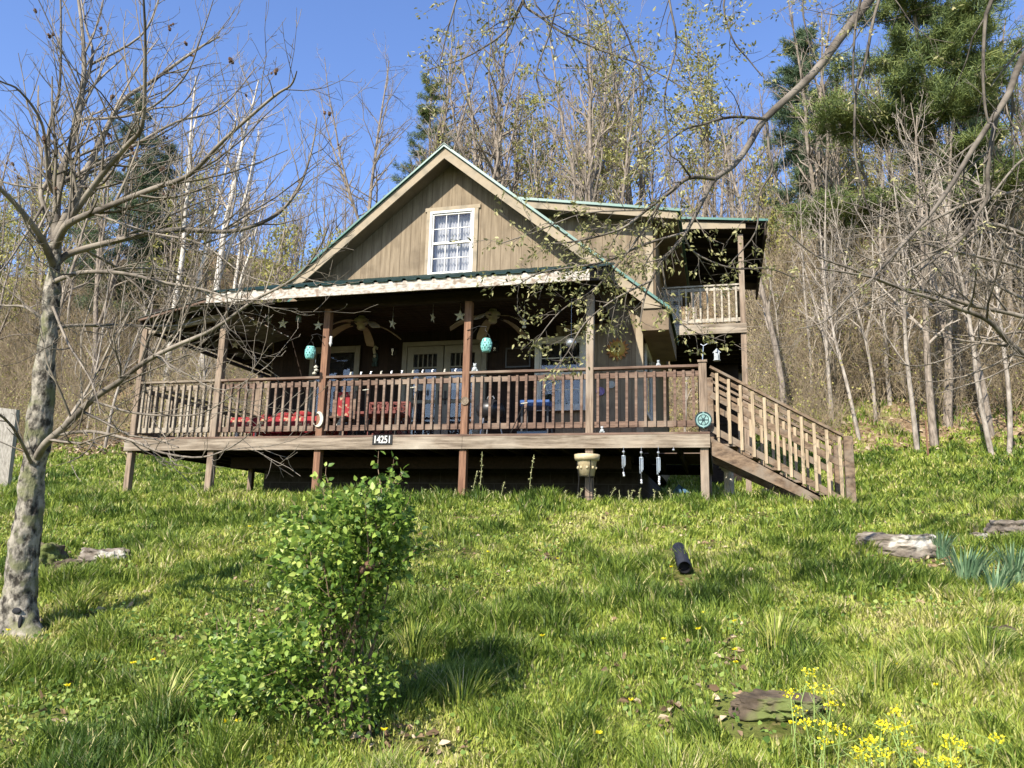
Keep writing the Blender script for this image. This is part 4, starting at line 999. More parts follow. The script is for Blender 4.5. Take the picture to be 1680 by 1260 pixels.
# sprawling bare tree beyond the right edge
tb = at(1800, 760, 10.0); tb.z = G(tb.x, tb.y)
sp_ = empty('sprawling_tree', tb, 'sprawling bare tree reaching in from the right edge with long low pale branches', 'tree'); o3 = np.array(tb)
Lt = smooth_line([np.array(tb)-[0,0,.2], np.array(at(1790,600,10)), np.array(at(1760,420,10)), np.array(at(1735,150,10)), np.array(at(1770,-150,10)), np.array(at(1750,-420,10))], 5)
V, F = tubes_np([(Lt, np.linspace(.19,.02,len(Lt)), 12)]); np_mesh('trunk', V-o3, [F], bark_grey, sp_, smooth=True)
limb, tw, tips = [], [], []
rgS = np.random.default_rng(79)
for path, d0, d1, w0, w1 in [
  ([(1790,600),(1700,590),(1660,565),(1620,525),(1570,505),(1530,490),(1487,477),(1437,457),(1387,447),(1340,440)], 10, 8.3, 9, 1.4),
  ([(1790,560),(1680,520),(1590,500),(1530,480),(1470,470),(1400,442),(1340,420),(1290,380)], 10, 9, 7, 1.2),
  ([(1760,420),(1640,370),(1587,380),(1543,410),(1487,447),(1473,470),(1420,500),(1370,530)], 10, 8.6, 6, 1.2),
  ([(1750,300),(1600,330),(1500,380),(1473,410),(1437,450),(1393,487),(1353,527),(1307,540)], 10, 8.4, 5, 1.1),
  ([(1770,480),(1680,440),(1600,420),(1520,400),(1440,350),(1380,330)], 10, 9.4, 5, 1.2),
  ([(1760,400),(1680,330),(1600,300),(1530,250),(1480,230)], 10, 10, 5, 1.2),
  ([(1790,620),(1720,600),(1680,593),(1620,620),(1560,640)], 10, 9, 4, 1.2),
  ([(1780,540),(1700,500),(1640,470),(1590,430),(1540,350),(1500,300)], 10, 10.5, 5, 1.2),
  ([(1740,250),(1680,260),(1620,330),(1560,400),(1450,430),(1380,400)], 10, 9, 4, 1.1),
  ([(1785,580),(1690,545),(1610,560),(1550,590),(1490,600),(1440,570)], 10, 9.5, 4.5, 1.1),
  ([(1790,560),(1720,470),(1650,400),(1600,350),(1560,280)], 10, 11, 5, 1.1)]:
    L, r_ = trace(path, d0, d1, w0*.62, w1*.7); limb.append((L, r_, 6))
    sprout(L, r_, tw, 3, rgS, 4.2, .33, .7, tips, .12, .06, 0, .003, .17, 3, lmax=1.5, dmul=1.1, fr2=.5)
V, F = tubes_np(limb); np_mesh('limbs', V-o3, [F], twig_l, sp_, smooth=True)
V, F = tubes_np(tw); np_mesh('crown', V-o3, [F], twig_l, sp_)

# ------------------------------------------------------------------ leafy shrub on the bank
bb0 = ground_at(560, 1195); DB = (bb0-CAM).dot(CF); o3 = np.array(bb0)
sh = empty('leafy_shrub', bb0, 'bright green leafy shrub growing up the middle of the bank in front of the porch', 'shrub')
rgB = np.random.default_rng(80)
blobs = [(600,832,58,40,5),(565,875,98,55,13),(640,850,30,55,3),(525,930,72,55,7),(600,925,58,45,5),(640,925,26,22,1.2),(540,1000,58,48,5),(590,1000,40,45,2.5),(480,1065,75,45,6),(425,1125,95,50,7),(535,1120,85,55,6),(560,1185,65,35,3),(385,1085,50,50,3),(620,1120,30,40,1)]
stems, tw, tips = [], [], []
for bx, by, rx, ry, wt in blobs:
    for k in range(max(1, int(wt*.7))):
        an = rgB.random()*6.28; q = rgB.random()**.5
        e = at(bx+rx*.7*q*math.cos(an), by+ry*.7*q*math.sin(an), DB+rgB.uniform(-.32,.32))
        s0 = o3+np.array([rgB.normal()*.10-.05, rgB.normal()*.10, -.03]); e = np.array(e); mid = (s0+e)/2+rgB.normal(size=3)*.06; mid[2] += .1
        L = smooth_line([s0, mid, e], 4); stems.append((L, np.linspace(.007,.002,len(L)), 5))
        sprout(L, np.linspace(.006,.002,len(L)), tw, 1, rgB, 9, .14, .8, tips, .35, .05, 0, .0012, .2, 3, lmax=.25)
stem_k = mat('shrub_stems', (.12,.08,.05), (.22,.16,.10), 9); tw2 = []
P_, Dn = [], []
for bx, by, rx, ry, wt in blobs:
    for k in range(int(wt*240)):
        v = rgB.normal(size=3); v /= np.linalg.norm(v); r_ = rgB.random()**.42*rgB.choice([1,1,1,1.25])
        P_.append(np.array(at(bx+1.12*rx*v[0]*r_, by+1.1*ry*v[2]*r_, DB+v[1]*r_*.30*(.5+rx/90)))); Dn.append(np.array([v[0]*.7, -.25+v[1]*.5, .30-.5*rgB.random()])+rgB.normal(size=3)*.55)
        if mnoise.noise(Vector(P_[-1])*6.5+Vector((5,1,2))) > .10+.1*rgB.random(): P_.pop(); Dn.pop()
for t_, d_ in tips:
    for k in range(3): P_.append(t_+rgB.normal(size=3)*.02); Dn.append(np.array(d_)/np.linalg.norm(d_)+rgB.normal(size=3)*.6)
for k in range(60):   # long leafy shoots breaking the outline
    bx, by, rx, ry, wt = blobs[rgB.choice([0,1,2,3,5,6,8,9,12])]; an = rgB.uniform(-.5, 3.6); s0 = np.array(at(bx+rx*.8*math.cos(an), by-ry*.8*math.sin(an), DB+rgB.uniform(-.25,.25)))
    L, lr_ = shoot(s0, (math.cos(an)*.7, rgB.normal()*.3, abs(math.sin(an))+.5), rgB.uniform(.08,.22), .003, .0012, 6, rgB, .16, .05); tw2.append((L, lr_, 3))
    for p in L:
        for e in range(2): P_.append(p+rgB.normal(size=3)*.008); Dn.append(rgB.normal(size=3)*.7+np.array([0,-.1,.35]))
V, F = tubes_np(stems+tw+tw2); np_mesh('stems', V-o3, [F], stem_k, sh)
P_ = np.array(P_); hgt = gz(P_[:,0], P_[:,1]); P_[:,2] = np.maximum(P_[:,2], hgt+.03)
V, q_, t_, A = leaves_np(P_, np.array(Dn), .036, rgB, wide=.64, fold=.22, tint=(0,1))
np_mesh('leaves', V-o3, [q_, t_], tint_mat('shrub_leaves', [(0,(.04,.085,.015)), (.5,(.15,.25,.035)), (.9,(.34,.43,.08)), (1,(.46,.50,.14))], .4, .45, .35), sh, A)
bl = at(606, 928, DB-.25); q = MB(); q.ball(bl, .03, (1,.7,.8)); q.ball((bl.x-.03, bl.y, bl.z-.02), .022); q.build('dead_leaf_knot', bud_dark, sh)

# ------------------------------------------------------------------ things on and around the porch
def one(name, loc, label, cat, group=None): return empty(name, loc, label, cat, group)
# house number
c = hit(627.5, 721.5, 1, -.034); sg = MB(); sg.box(c.x-.165, c.x+.165, -.040, -.031, c.z-.075, c.z+.075)
sg = sg.build('number_sign', ink, bevel=.003); tag(sg, 'black house number sign reading 14251 on the porch skirt board', 'sign')
def text(s, size, loc, m, parent, name='digits', ext=.002):
    cu = bpy.data.curves.new(name, 'FONT'); cu.body = s; cu.size = size; cu.extrude = ext; cu.align_x = 'CENTER'; cu.align_y = 'CENTER'; cu.offset = .0035; cu.space_character = .95
    o = bpy.data.objects.new(name, cu); COL.objects.link(o); cu.materials.append(m); o.parent = parent; o.location = Vector(loc)-off(parent); o.rotation_euler = (R(90), 0, 0); return o
tx = text('14251', .155, (c.x, -.044, c.z-.002), white, sg); tx.scale = (.80, 1, 1)
dg = bpy.context.evaluated_depsgraph_get(); me = bpy.data.meshes.new_from_object(tx.evaluated_get(dg)); mo = bpy.data.objects.new('number_digits', me); COL.objects.link(mo); mo.parent = sg; mo.location = tx.location; mo.rotation_euler = tx.rotation_euler; mo.scale = tx.scale; bpy.data.objects.remove(tx)
# ceiling fans
fan_m = mat('cream_fan_body', (.26,.23,.17), (.33,.30,.23), 8, .5)
blade_m = mat('faded_fan_blade', (.20,.16,.11), (.28,.23,.165), 6, .7, (1,1,1))
for i, (px, py, rot, lb) in enumerate([(594, 513, .5, 'cream ceiling fan with drooping blades nearest the left lantern'), (809, 503, .9, 'cream ceiling fan with drooping blades right of the third post')]):
    c = hit(px, py, 1, 1.05); c.z = min(c.z, 2.12); fn = one('ceiling_fan', (c.x, c.y, 2.245), lb, 'ceiling fan')
    q = MB(); q.lathe([(.0,.0),(.06,0),(.07,-.03),(.03,-.05),(.03,-.05)], (c.x,c.y,2.244), 16); q.lathe([(.014,2.2-c.z),(.014,.0)], (c.x,c.y,c.z), 8); q.build('canopy', fan_m, fn, smooth=True)
    q = MB(); q.lathe([(0,.08),(.10,.08),(.125,.06),(.125,.01),(.10,-.02),(.07,-.03),(.075,-.09),(.05,-.12),(0,-.12)], tuple(c), 20); q.build('motor', fan_m, fn, smooth=True)
    for k in range(5):
        a = rot+k*2*math.pi/5; d = Vector((math.cos(a), math.sin(a), 0)); n_ = Vector((-d.y, d.x, .18)); V = []
        for t in range(7):
            u = .20+.50*t/6; wdt = .055+.035*t/6-(.02 if t == 6 else 0); p = c+d*u+Vector((0,0,-.02-.22*(t/6)**1.8))
            V += [p-n_*wdt, p+n_*wdt, p+n_*wdt+Vector((0,0,.008)), p-n_*wdt+Vector((0,0,.008))]
        q = MB(); q.v = [tuple(v) for v in V]
        for t in range(6):
            for e in range(4): q.f.append((4*t+e, 4*t+(e+1) % 4, 4*t+4+(e+1) % 4, 4*t+4+e))
        q.f += [(3,2,1,0), (24,25,26,27)]; bl_ = q.build('blade', blade_m, fn)
        q = MB(); q.bar(c+d*.10+Vector((0,0,-.01)), c+d*.23+Vector((0,0,-.02)), .03, .012); q.build('blade_iron', iron, bl_)
# hanging stars
def star(px, py, y, s, rz, label):
    c = hit(px, py, 1, y); V = []; Fc = []
    for sg_ in (-1, 1): V.append((0, sg_*s*.16, 0))
    for k in range(10):
        r_ = s if k % 2 == 0 else s*.40; a = math.pi/2+k*math.pi/5; V.append((r_*math.cos(a), 0, r_*math.sin(a)))
    for k in range(10): Fc += [(0, 2+k, 2+(k+1) % 10), (1, 2+(k+1) % 10, 2+k)]
    o = one('hanging_star', tuple(c), label, 'star'); cr, sr = math.cos(rz), math.sin(rz)
    q = MB(); q.v = [(c.x+v[0]*cr-v[1]*sr, c.y+v[0]*sr+v[1]*cr, c.z+v[2]) for v in V]; q.f = Fc; q.build('star_body', starm, o)
    q = MB(); zt = 2.24 if c.x > -7.85 else min(2.2, lz(c.x)-.01)
    q.tube([(c.x, c.y, c.z+s*.9), (c.x, c.y, max(zt, c.z+s))], .0025, 4); q.build('string', steel, o)
star(464, 531, .35, .10, .1, 'cream barn star hanging left of the star beside the second front post')
star(522, 534, .35, .095, 0, 'cream barn star hanging beside the top of the left lantern post')
star(644, 531, .35, .10, 1.25, 'cream barn star turned nearly edge on right of the left fan')
star(710, 521, .35, .10, 1.45, 'cream star seen edge on between the two ceiling fans')
star(755, 518, .35, .105, .1, 'cream barn star hanging just left of the right lantern post')
star(420, 530, .5, .085, .9, 'cream star furthest left under the front porch roof')
star(386, 566, 1.2, .085, .4, 'dim cream star hanging under the side porch roof')
star(410, 560, 1.8, .085, .7, 'dim cream star hanging deep under the side porch roof by the wall')
# teal lanterns on wall brackets
def lantern(px, py, post_x, side, label, blabel):
    c = hit(px, py, 1, -.10); o = one('lantern', tuple(c), label, 'lantern')
    prof = [(.052,-.105),(.066,-.085),(.078,-.04),(.080,0),(.078,.04),(.066,.08),(.05,.095)]; S = 18; q = MB(); rows = []
    for r_, z in prof: rows.append([(c.x+r_*math.cos(2*math.pi*k/S), c.y+r_*math.sin(2*math.pi*k/S), c.z+z) for k in range(S)])
    for i in range(len(rows)-1):
        for k in range(S):
            quad = [Vector(rows[i][k]), Vector(rows[i][(k+1) % S]), Vector(rows[i+1][(k+1) % S]), Vector(rows[i+1][k])]; m_ = sum(quad, Vector())/4
            n = len(q.v)
            if 0 < i < 5 and (k+i) % 2 == 0:
                ins = [m_+(v-m_)*.62 for v in quad]; q.v += [tuple(v) for v in quad+ins]
                for e in range(4): q.f.append((n+e, n+(e+1) % 4, n+4+(e+1) % 4, n+4+e))
            else: q.v += [tuple(v) for v in quad]; q.f.append((n, n+1, n+2, n+3))
    n = len(q.v); q.lathe([(.001,-.105),(.052,-.105)], tuple(c), S); bd_ = q.build('lantern_body', teal, o); sl_ = bd_.modifiers.new('wall', 'SOLIDIFY'); sl_.thickness = .005
    q = MB(); q.tube([c+Vector((.05*math.cos(a), 0, .095+.08*math.sin(a))) for a in np.linspace(0, math.pi, 9)], .003, 5); q.tube([c+Vector((0,0,.17)), c+Vector((0,0,.20))], .003, 4); q.build('handle', iron, o)
    b_ = one('wall_bracket', (post_x, .01, c.z+.25), blabel, 'bracket')
    q = MB(); q.tube([(post_x, .01, c.z+.27), (c.x+(post_x-c.x)*.4, -.06, c.z+.31), (c.x, -.10, c.z+.28), (c.x-.03*side, -.10, c.z+.24), (c.x, -.10, c.z+.20)], .006, 6); q.build('hook_arm', iron, b_)
    q = MB(); q.tube([(post_x, .01, c.z+.12), (c.x+(post_x-c.x)*.5, -.05, c.z+.28)], .004, 5); q.build('brace', iron, b_)
lantern(509, 578, PX[2], -1, 'teal pierced lantern hanging left of the second front post from the left', 'scrolled iron bracket carrying the left teal lantern')
lantern(798, 566, PX[3], 1, 'teal pierced lantern hanging right of the reddish middle post', 'scrolled iron bracket carrying the right teal lantern')
# crescent moon plaque on the railing
c = hit(523, 688, 1, .0); pl = []
for k in range(15): a = math.pi*.5-math.pi*1.35*k/14+.2; pl.append((c.x+.105*math.cos(a)*.8, c.z+.125*math.sin(a)))
for k in range(15): a = math.pi*.5-math.pi*1.35*(14-k)/14+.2; pl.append((c.x-.035+.075*math.cos(a)*.85, c.z+.095*math.sin(a)))
q = MB(); q.prism(pl, 1, -.02, .008); o = q.build('moon_plaque', starm, bevel=.004); tag(o, 'cream crescent moon plaque on the railing left of the lantern post', 'ornament')
# figurines along the rail
for i, px in enumerate([575, 592, 608, 625, 642, 659, 677, 693, 709, 729, 747]):
    c = hit(px, 618, 1, .06); z = .965
    q = MB(); q.lathe([(.001,0),(.017,0),(.019,.02),(.010,.035),(.013,.045),(.001,.06)], (c.x,.06,z), 8); q.tube([(c.x,.06,z+.04), (c.x+.022,.06,z+.058)], [.008,.003], 5)
    o = q.build('figurine', steel if i % 3 else starm, smooth=True); tag(o, 'tiny pale bird figurine in the row along the porch rail', 'figurine', 'row of little bird figurines on the rail')
def figure(px, y, z, h, m, label, name='figurine'):
    c = hit(px, 600, 1, y); q = MB(); q.ball((c.x,y,z+h*.28), h*.28, (1,.8,1)); q.ball((c.x,y,z+h*.68), h*.19); q.ball((c.x-h*.22,y,z+h*.12), h*.12); q.ball((c.x+h*.24,y,z+h*.12), h*.13); q.ball((c.x-h*.12,y,z+h*.86), h*.06); q.ball((c.x+h*.12,y,z+h*.86), h*.06)
    o = q.build(name, m, smooth=True); tag(o, label, 'figurine')
stone_m = mat('grey_stone_figure', (.22,.24,.24), (.40,.42,.42), 20, .8)
figure(779, .07, .962, .15, stone_m, 'grey gargoyle figurine crouched on the rail right of the middle post')
figure(1080, .07, .962, .10, stone_m, 'grey curled animal figurine on the rail near the stair post')
figure(988, -.0, .0, .11, stone_m, 'small dark frog figurine on the deck edge right of the plant pot post')
# round plaques
def plaque(px, py, r_, y, m, label, spokes=8, m2=None):
    c = hit(px, py, 1, y); o = one('round_plaque', tuple(c), label, 'plaque'); n = 28
    q = MB(); a = [2*math.pi*k/n for k in range(n)]; q.prism([(c.x+r_*math.cos(t), c.z+r_*math.sin(t)) for t in a], 1, c.y-.012, c.y); q.build('disc', m, o)
    q = MB(); q.tube([(c.x+r_*.93*math.cos(t), c.y-.014, c.z+r_*.93*math.sin(t)) for t in a+[a[0]]], r_*.08, 6, False); q.tube([(c.x+r_*.62*math.cos(t), c.y-.014, c.z+r_*.62*math.sin(t)) for t in a+[a[0]]], r_*.045, 5, False); q.build('rim', m2 or m, o)
    q = MB()
    for k in range(spokes):
        t = 2*math.pi*k/spokes; q.bar((c.x+r_*.12*math.cos(t), c.y-.015, c.z+r_*.12*math.sin(t)), (c.x+r_*.56*math.cos(t), c.y-.015, c.z+r_*.56*math.sin(t)), r_*.09, .008)
    q.ball((c.x, c.y-.012, c.z), r_*.2, (1,.4,1)); q.build('relief', m2 or m, o)
verd = mat('verdigris_plaque', (.10,.19,.18), (.24,.36,.34), 18, .7)
plaque(1154, 689, .115, -.03, verd, 'round verdigris plaque with cut out emblem at the head of the stairs', 6, mat('dark_relief', (.02,.04,.045), rough=.7))
plaque(763, 658, .062, .008, mat('bronze_plaque', (.12,.09,.06), (.22,.17,.12), 15, .6), 'small bronze medallion on the reddish middle post', 8)
plaque(1003, 631, .065, D-.03, mat('pewter_plaque', (.30,.31,.30), (.42,.43,.41), 15, .6), 'pale pewter disc on the tan wall behind the right railing', 5)
plaque(985, 642, .075, D-.03, mat('purple_flower_plaque', (.16,.11,.25), (.25,.18,.36), 15, .6), 'purple flower shaped disc on the wall left of the pewter disc', 6)
# sun face
c = hit(1013, 573, 1, D-.03); o = one('sun_face', tuple(c), 'orange and yellow sun face ornament on the wall half hidden by leaves', 'ornament'); pts_ = []
for k in range(32): t = 2*math.pi*k/32; r_ = .21 if k % 2 == 0 else .145; pts_.append((c.x+r_*math.cos(t), c.z+r_*math.sin(t)))
q = MB(); q.prism(pts_, 1, c.y-.015, c.y); q.build('rays', mat('orange_glaze', (.25,.09,.02), (.34,.16,.035), 9, .4), o)
q = MB(); q.ball((c.x, c.y-.015, c.z), .135, (1,.35,1), 20, 12); fc = q.build('face', mat('yellow_glaze', (.30,.20,.04), (.38,.26,.06), 9, .4), o, smooth=True)
q = MB(); q.ball((c.x-.045, c.y-.055, c.z+.035), .016); q.ball((c.x+.045, c.y-.055, c.z+.035), .016); q.build('eyes', iron, fc)
q = MB(); q.tube([(c.x-.05+.01*k, c.y-.058, c.z-.04-.02*math.sin(math.pi*k/10)) for k in range(11)], .006, 5); q.ball((c.x, c.y-.066, c.z), .02, (.7,1,1.4)); q.build('mouth', iron, fc)
# wall lights and framed sign
for px, py, lb in ((645, 576, 'black wall lamp left of the french doors'), (812, 568, 'black wall lamp right of the french doors')):
    c = hit(px, py, 1, D-.10); o = one('wall_lamp', (c.x, D-.02, c.z), lb, 'wall lamp')
    q = MB(); q.box(c.x-.04, c.x+.04, D-.03, D-.014, c.z-.08, c.z+.08); q.tube([(c.x, D-.03, c.z+.05), (c.x, c.y, c.z+.09)], .008, 6); q.build('bracket', iron, o)
    q = MB(); q.lathe([(.001,.10),(.06,.05),(.055,.045)], tuple(c), 6); q.lathe([(.03,-.10),(.035,-.09),(.001,-.10)], tuple(c), 6); 
    for k in range(6): a = k*math.pi/3; q.tube([c+Vector((.05*math.cos(a), .05*math.sin(a), .045)), c+Vector((.033*math.cos(a), .033*math.sin(a), -.09))], .004, 4)
    q.build('cage', iron, o); q = MB(); q.lathe([(.045,.04),(.028,-.088)], tuple(c), 6); q.build('glass_shade', glass, o)
a_, b_ = hit(832, 573, 1, D-.03), hit(868, 600, 1, D-.03); o = one('framed_sign', tuple((a_+b_)/2), 'dark framed wooden sign on the wall between the doors and the right window', 'sign')
q = MB(); q.box(a_.x, b_.x, D-.03, D-.014, b_.z, a_.z); q.build('board', wood_dark, o)
q = MB(); e = .025; q.box(a_.x-e, a_.x, D-.04, D-.014, b_.z-e, a_.z+e); q.box(b_.x, b_.x+e, D-.04, D-.014, b_.z-e, a_.z+e); q.box(a_.x, b_.x, D-.04, D-.014, a_.z, a_.z+e); q.box(a_.x, b_.x, D-.04, D-.014, b_.z-e, b_.z); q.build('frame', black, o)
# hooked figure ornament between left window and doors
c = hit(616, 585, 1, D-.04); o = one('wall_ornament', tuple(c), 'dark hanging ornament with a pale curved top between the left window and the doors', 'ornament')
q = MB(); q.ball((c.x, c.y, c.z-.03), .06, (1,.6,1.8)); q.box(c.x-.05, c.x-.01, c.y-.03, c.y+.01, c.z-.19, c.z-.12); q.box(c.x+.01, c.x+.05, c.y-.03, c.y+.01, c.z-.19, c.z-.12); q.build('body', mat('dark_teal_paint', (.03,.05,.05), rough=.6), o, smooth=True)
q = MB(); q.tube([(c.x-.01, c.y-.02, c.z+.05), (c.x-.03, c.y-.02, c.z+.14), (c.x, c.y-.02, c.z+.20), (c.x+.04, c.y-.02, c.z+.17), (c.x+.035, c.y-.02, c.z+.13)], [.03,.028,.022,.018,.012], 8); q.ball((c.x, c.y-.04, c.z), .03); q.build('pale_top', starm, o, smooth=True)
# hanging glass globe and small lamps
def hanger(px, py, y, label, build, cat='ornament', name='hanging_ornament', top=2.24):
    c = hit(px, py, 1, y); o = one(name, tuple(c), label, cat); build(c, o); q = MB(); q.tube([c+Vector((0,0,.06)), (c.x, c.y, top)], .002, 4); q.build('string', steel, o)
def globe(c, o):
    q = MB(); q.ball(c, .085, (1,1,.9), 14, 9); q.build('globe', mat('silvered_glass', (.35,.36,.36), rough=.25, metallic=.7), o, smooth=True); q = MB(); q.lathe([(.03,.07),(.02,.10),(.001,.10)], tuple(c), 10); q.build('cap', iron, o)
hanger(937, 563, .35, 'silvered glass globe hanging in front of the right window', globe)
def lampy(c, o):
    q = MB(); q.lathe([(.001,.07),(.04,.05),(.045,.03),(.04,-.03),(.055,-.05),(.001,-.05)], tuple(c), 10); q.build('lamp_body', mat('blue_grey_metal', (.14,.18,.20), rough=.5), o)
hanger(490, 523, .35, 'small blue grey metal lantern hanging between two cream stars', lampy)
hanger(441, 523, .5, 'small pale green lantern hanging left of the front cream star', lampy)
def shells(c, o):
    for k in range(3):
        q = MB(); p = c+Vector((random.uniform(-.03,.03), 0, -.05*k)); q.lathe([(.001,.02),(.035,-.01),(.03,-.03),(.001,-.02)], tuple(p), 8); q.build('shell', starm, o)
hanger(517, 601, -.10, 'white flower shaped drop hanging under the left teal lantern', shells, top=hit(509, 590, 1, -.1).z)
hanger(860, 525, .35, 'pale shell drop hanging right of the right ceiling fan', shells)
# table with red floral cloth
tz = .72; x0, x1 = hit(400, 675, 1, 1.2).x, hit(556, 675, 1, 1.2).x; yt0, yt1 = .85, 1.55
t_ = one('porch_table', ((x0+x1)/2, 1.2, 0), 'long porch table with white legs at the left of the porch', 'table')
q = MB(); q.box(x0, x1, yt0, yt1, tz-.3, tz-.27); q.build('table_top', white, t_)
for lx_ in (x0+.1, x1-.1):
    for ly in (yt0+.06, yt1-.06): q = MB(); q.bar((lx_, ly, 0), (lx_, ly, tz-.3), .035, .035, up=(0,1,0)); q.build('leg', white, t_)
n = 60; V = []; Fc = []; prof = [(yt0-.015, tz-.52), (yt0-.012, tz-.40), (yt0-.005, tz-.262), (yt0+.02, tz-.255), ((yt0+yt1)/2, tz-.255), (yt1+.01, tz-.255), (yt1+.015, tz-.5)]
for k in range(n+1):
    for j, (yy_, zz_) in enumerate(prof): V.append((x0-.01+(x1-x0+.02)*k/n, yy_+(.02*math.sin(k*.9) if j in (0,6) else .01*math.sin(k*.9) if j == 1 else 0), zz_+(.02*math.sin(k*.37) if j in (0,6) else 0)))
for k in range(n):
    for j in range(6): Fc.append((k*7+j, k*7+j+1, k*7+7+j+1, k*7+7+j))
q = MB(); q.v = V; q.f = Fc; o = q.build('tablecloth', redcloth, smooth=True); tag(o, 'red cloth with pale flowers spread over the long porch table', 'tablecloth')
# red cushions heaped on the table
for i, (px, py, s_, lb) in enumerate([(470, 664, .15, 'red flowered cushion at the left on the porch table'), (500, 660, .17, 'red flowered cushion in the middle of the porch table'), (440, 668, .12, 'smallest red cushion near the left end of the table')]):
    c = hit(px, py, 1, 1.2); q = MB(); q.ball((c.x, 1.2, tz-.255+s_*.42), s_, (1.1,1,.45), 14, 8); o = q.build('cushion', redcloth, smooth=True); tag(o, lb, 'cushion')
# bench with lattice backs
bx0, bx1 = hit(606, 680, 1, .85).x, hit(672, 680, 1, .85).x
bn = one('lattice_bench', ((bx0+bx1)/2, .9, 0), 'red garden bench with ornate lattice back behind the railing', 'bench')
zc0, zc1 = .12, .66
for s_, (u0, u1) in enumerate(((bx0, (bx0+bx1)/2-.03), ((bx0+bx1)/2+.03, bx1))):
    q = MB()
    for a, b in (((u0,zc0),(u0,zc1)), ((u1,zc0),(u1,zc1)), ((u0,zc1),(u1,zc1)), ((u0,zc0),(u1,zc0)), (((u0+u1)/2,zc0),((u0+u1)/2,zc1))): q.bar((a[0],.85,a[1]), (b[0],.85,b[1]), .03, .03, up=(0,1,0))
    for k in range(5):
        z_ = zc0+(zc1-zc0)*(k+.5)/5
        for cx_ in (u0+(u1-u0)*.25, u0+(u1-u0)*.75): q.tube([(cx_+.06*math.cos(t), .85, z_+.05*math.sin(t)) for t in np.linspace(0, 6.28, 11)], .011, 5, False)
        q.bar((u0,.85,z_-.05), (u1,.85,z_+.05), .014, .014, up=(0,1,0)); q.bar((u0,.85,z_+.05), (u1,.85,z_-.05), .014, .014, up=(0,1,0))
    q.build('back_panel', redmesh, bn)
q = MB(); q.box(bx0, bx1, .35, .84, .40, .44); q.build('seat', redmesh, bn)
for lx_ in (bx0+.03, bx1-.03):
    for ly in (.38, .82): q = MB(); q.bar((lx_,ly,0), (lx_,ly,.4), .03, .03, up=(0,1,0)); q.build('leg', iron, bn)
# cane bottomed wooden chair, edge of red throw
c = hit(553, 685, 1, 1.0); ch = one('wooden_chair', (c.x, 1.0, 0), 'wooden chair with a red throw behind the second front post', 'chair')
q = MB(); q.box(c.x-.2, c.x+.24, .8, 1.22, .42, .45); q.build('seat', wood_rail, ch)
for ax_ in (-.18, .22):
    for ay in (.82, 1.2): q = MB(); q.bar((c.x+ax_, ay, 0), (c.x+ax_, ay, .42 if ay < 1 else .95), .035, .035, up=(0,1,0)); q.build('leg', wood_rail, ch)
q = MB(); q.box(c.x-.18, c.x+.22, 1.185, 1.215, .6, .9); q.build('backrest', wood_rail, ch)
q = MB(); q.box(c.x-.15, c.x+.15, 1.15, 1.24, .46, .93); o = q.build('throw_blanket', redcloth, bevel=.02); tag(o, 'red throw blanket hung over the wooden chair back', 'blanket')
q = MB(); q.bar(hit(563, 683, 1, .5), hit(552, 704, 1, .5), .07, .02, up=(0,1,0)); o = q.build('slanted_board', starm); tag(o, 'pale slanted board leaning behind the railing right of the lantern post', 'board')
# blue table and tray
a_, b_ = hit(858, 660, 1, .8), hit(905, 705, 1, .8); bt = one('blue_table', ((a_.x+b_.x)/2, .8, 0), 'blue topped side table below the right window', 'table')
q = MB(); q.box(a_.x, b_.x, .6, 1.0, a_.z-.10, a_.z); q.build('table_top', bluem, bt, bevel=.01)
for lx_ in (a_.x+.03, b_.x-.03):
    for ly in (.63, .97): q = MB(); q.bar((lx_,ly,0), (lx_,ly,a_.z-.1), .03, .03, up=(0,1,0)); q.build('leg', black, bt)
a_, b_ = hit(851, 704, 1, .3), hit(899, 704, 1, .3); q = MB(); q.box(a_.x, b_.x, .2, .5, .002, .035); q.box(a_.x, b_.x, .2, .215, .035, .07); o = q.build('blue_mat', mat('pale_blue_plastic', (.13,.20,.34), rough=.5)); tag(o, 'flat pale blue tray on the porch floor under the blue table', 'tray')
# dark covered grill, bears
c = hit(805, 660, 1, 1.1); gr = one('kettle_grill', (c.x, 1.1, 0), 'black kettle grill with lid behind the railing right of the middle post', 'grill')
q = MB(); q.ball((c.x,1.1,.55), .24, (1,1,.75), 18, 10); q.build('bowl', black, gr, smooth=True)
q = MB(); q.tube([(c.x-.06,1.1,.74), (c.x-.04,1.1,.78), (c.x+.04,1.1,.78), (c.x+.06,1.1,.74)], .01, 6); q.build('handle', steel, gr)
for k in range(3): a = k*2.1; q = MB(); q.tube([(c.x+.15*math.cos(a),1.1+.15*math.sin(a),.4), (c.x+.24*math.cos(a),1.1+.24*math.sin(a),0)], .012, 6); q.build('leg', steel, gr)
# stakes and canes leaning on the rail
def cane(p0, p1, y0, y1, label, name='garden_stake', knob=None):
    a = hit(*p0, 1, y0); b = hit(*p1, 1, y1); o = one(name, tuple(b), label, 'stake'); q = MB(); q.tube([a, b], .007, 6); q.build('rod', iron if knob != 'w' else steel, o); q = MB(); q.ball(a, .022, (1,1,.6)); q.tube([a+Vector((-.05,0,.0)), a+Vector((.05,0,.01))], .007, 5); q.build('head', starm, o)
cane((600, 640), (598, 710), -.06, .0, 'thin garden stake with pale head left of the red bench')
cane((678, 636), (673, 711), -.06, .0, 'thin garden stake with pale crossbar right of the red bench')
c = hit(860, 662, 1, -.08); cane((860, 662), (838, 710), -.06, -.02, 'slanted thin stake leaning on the rail in front of the blue table')
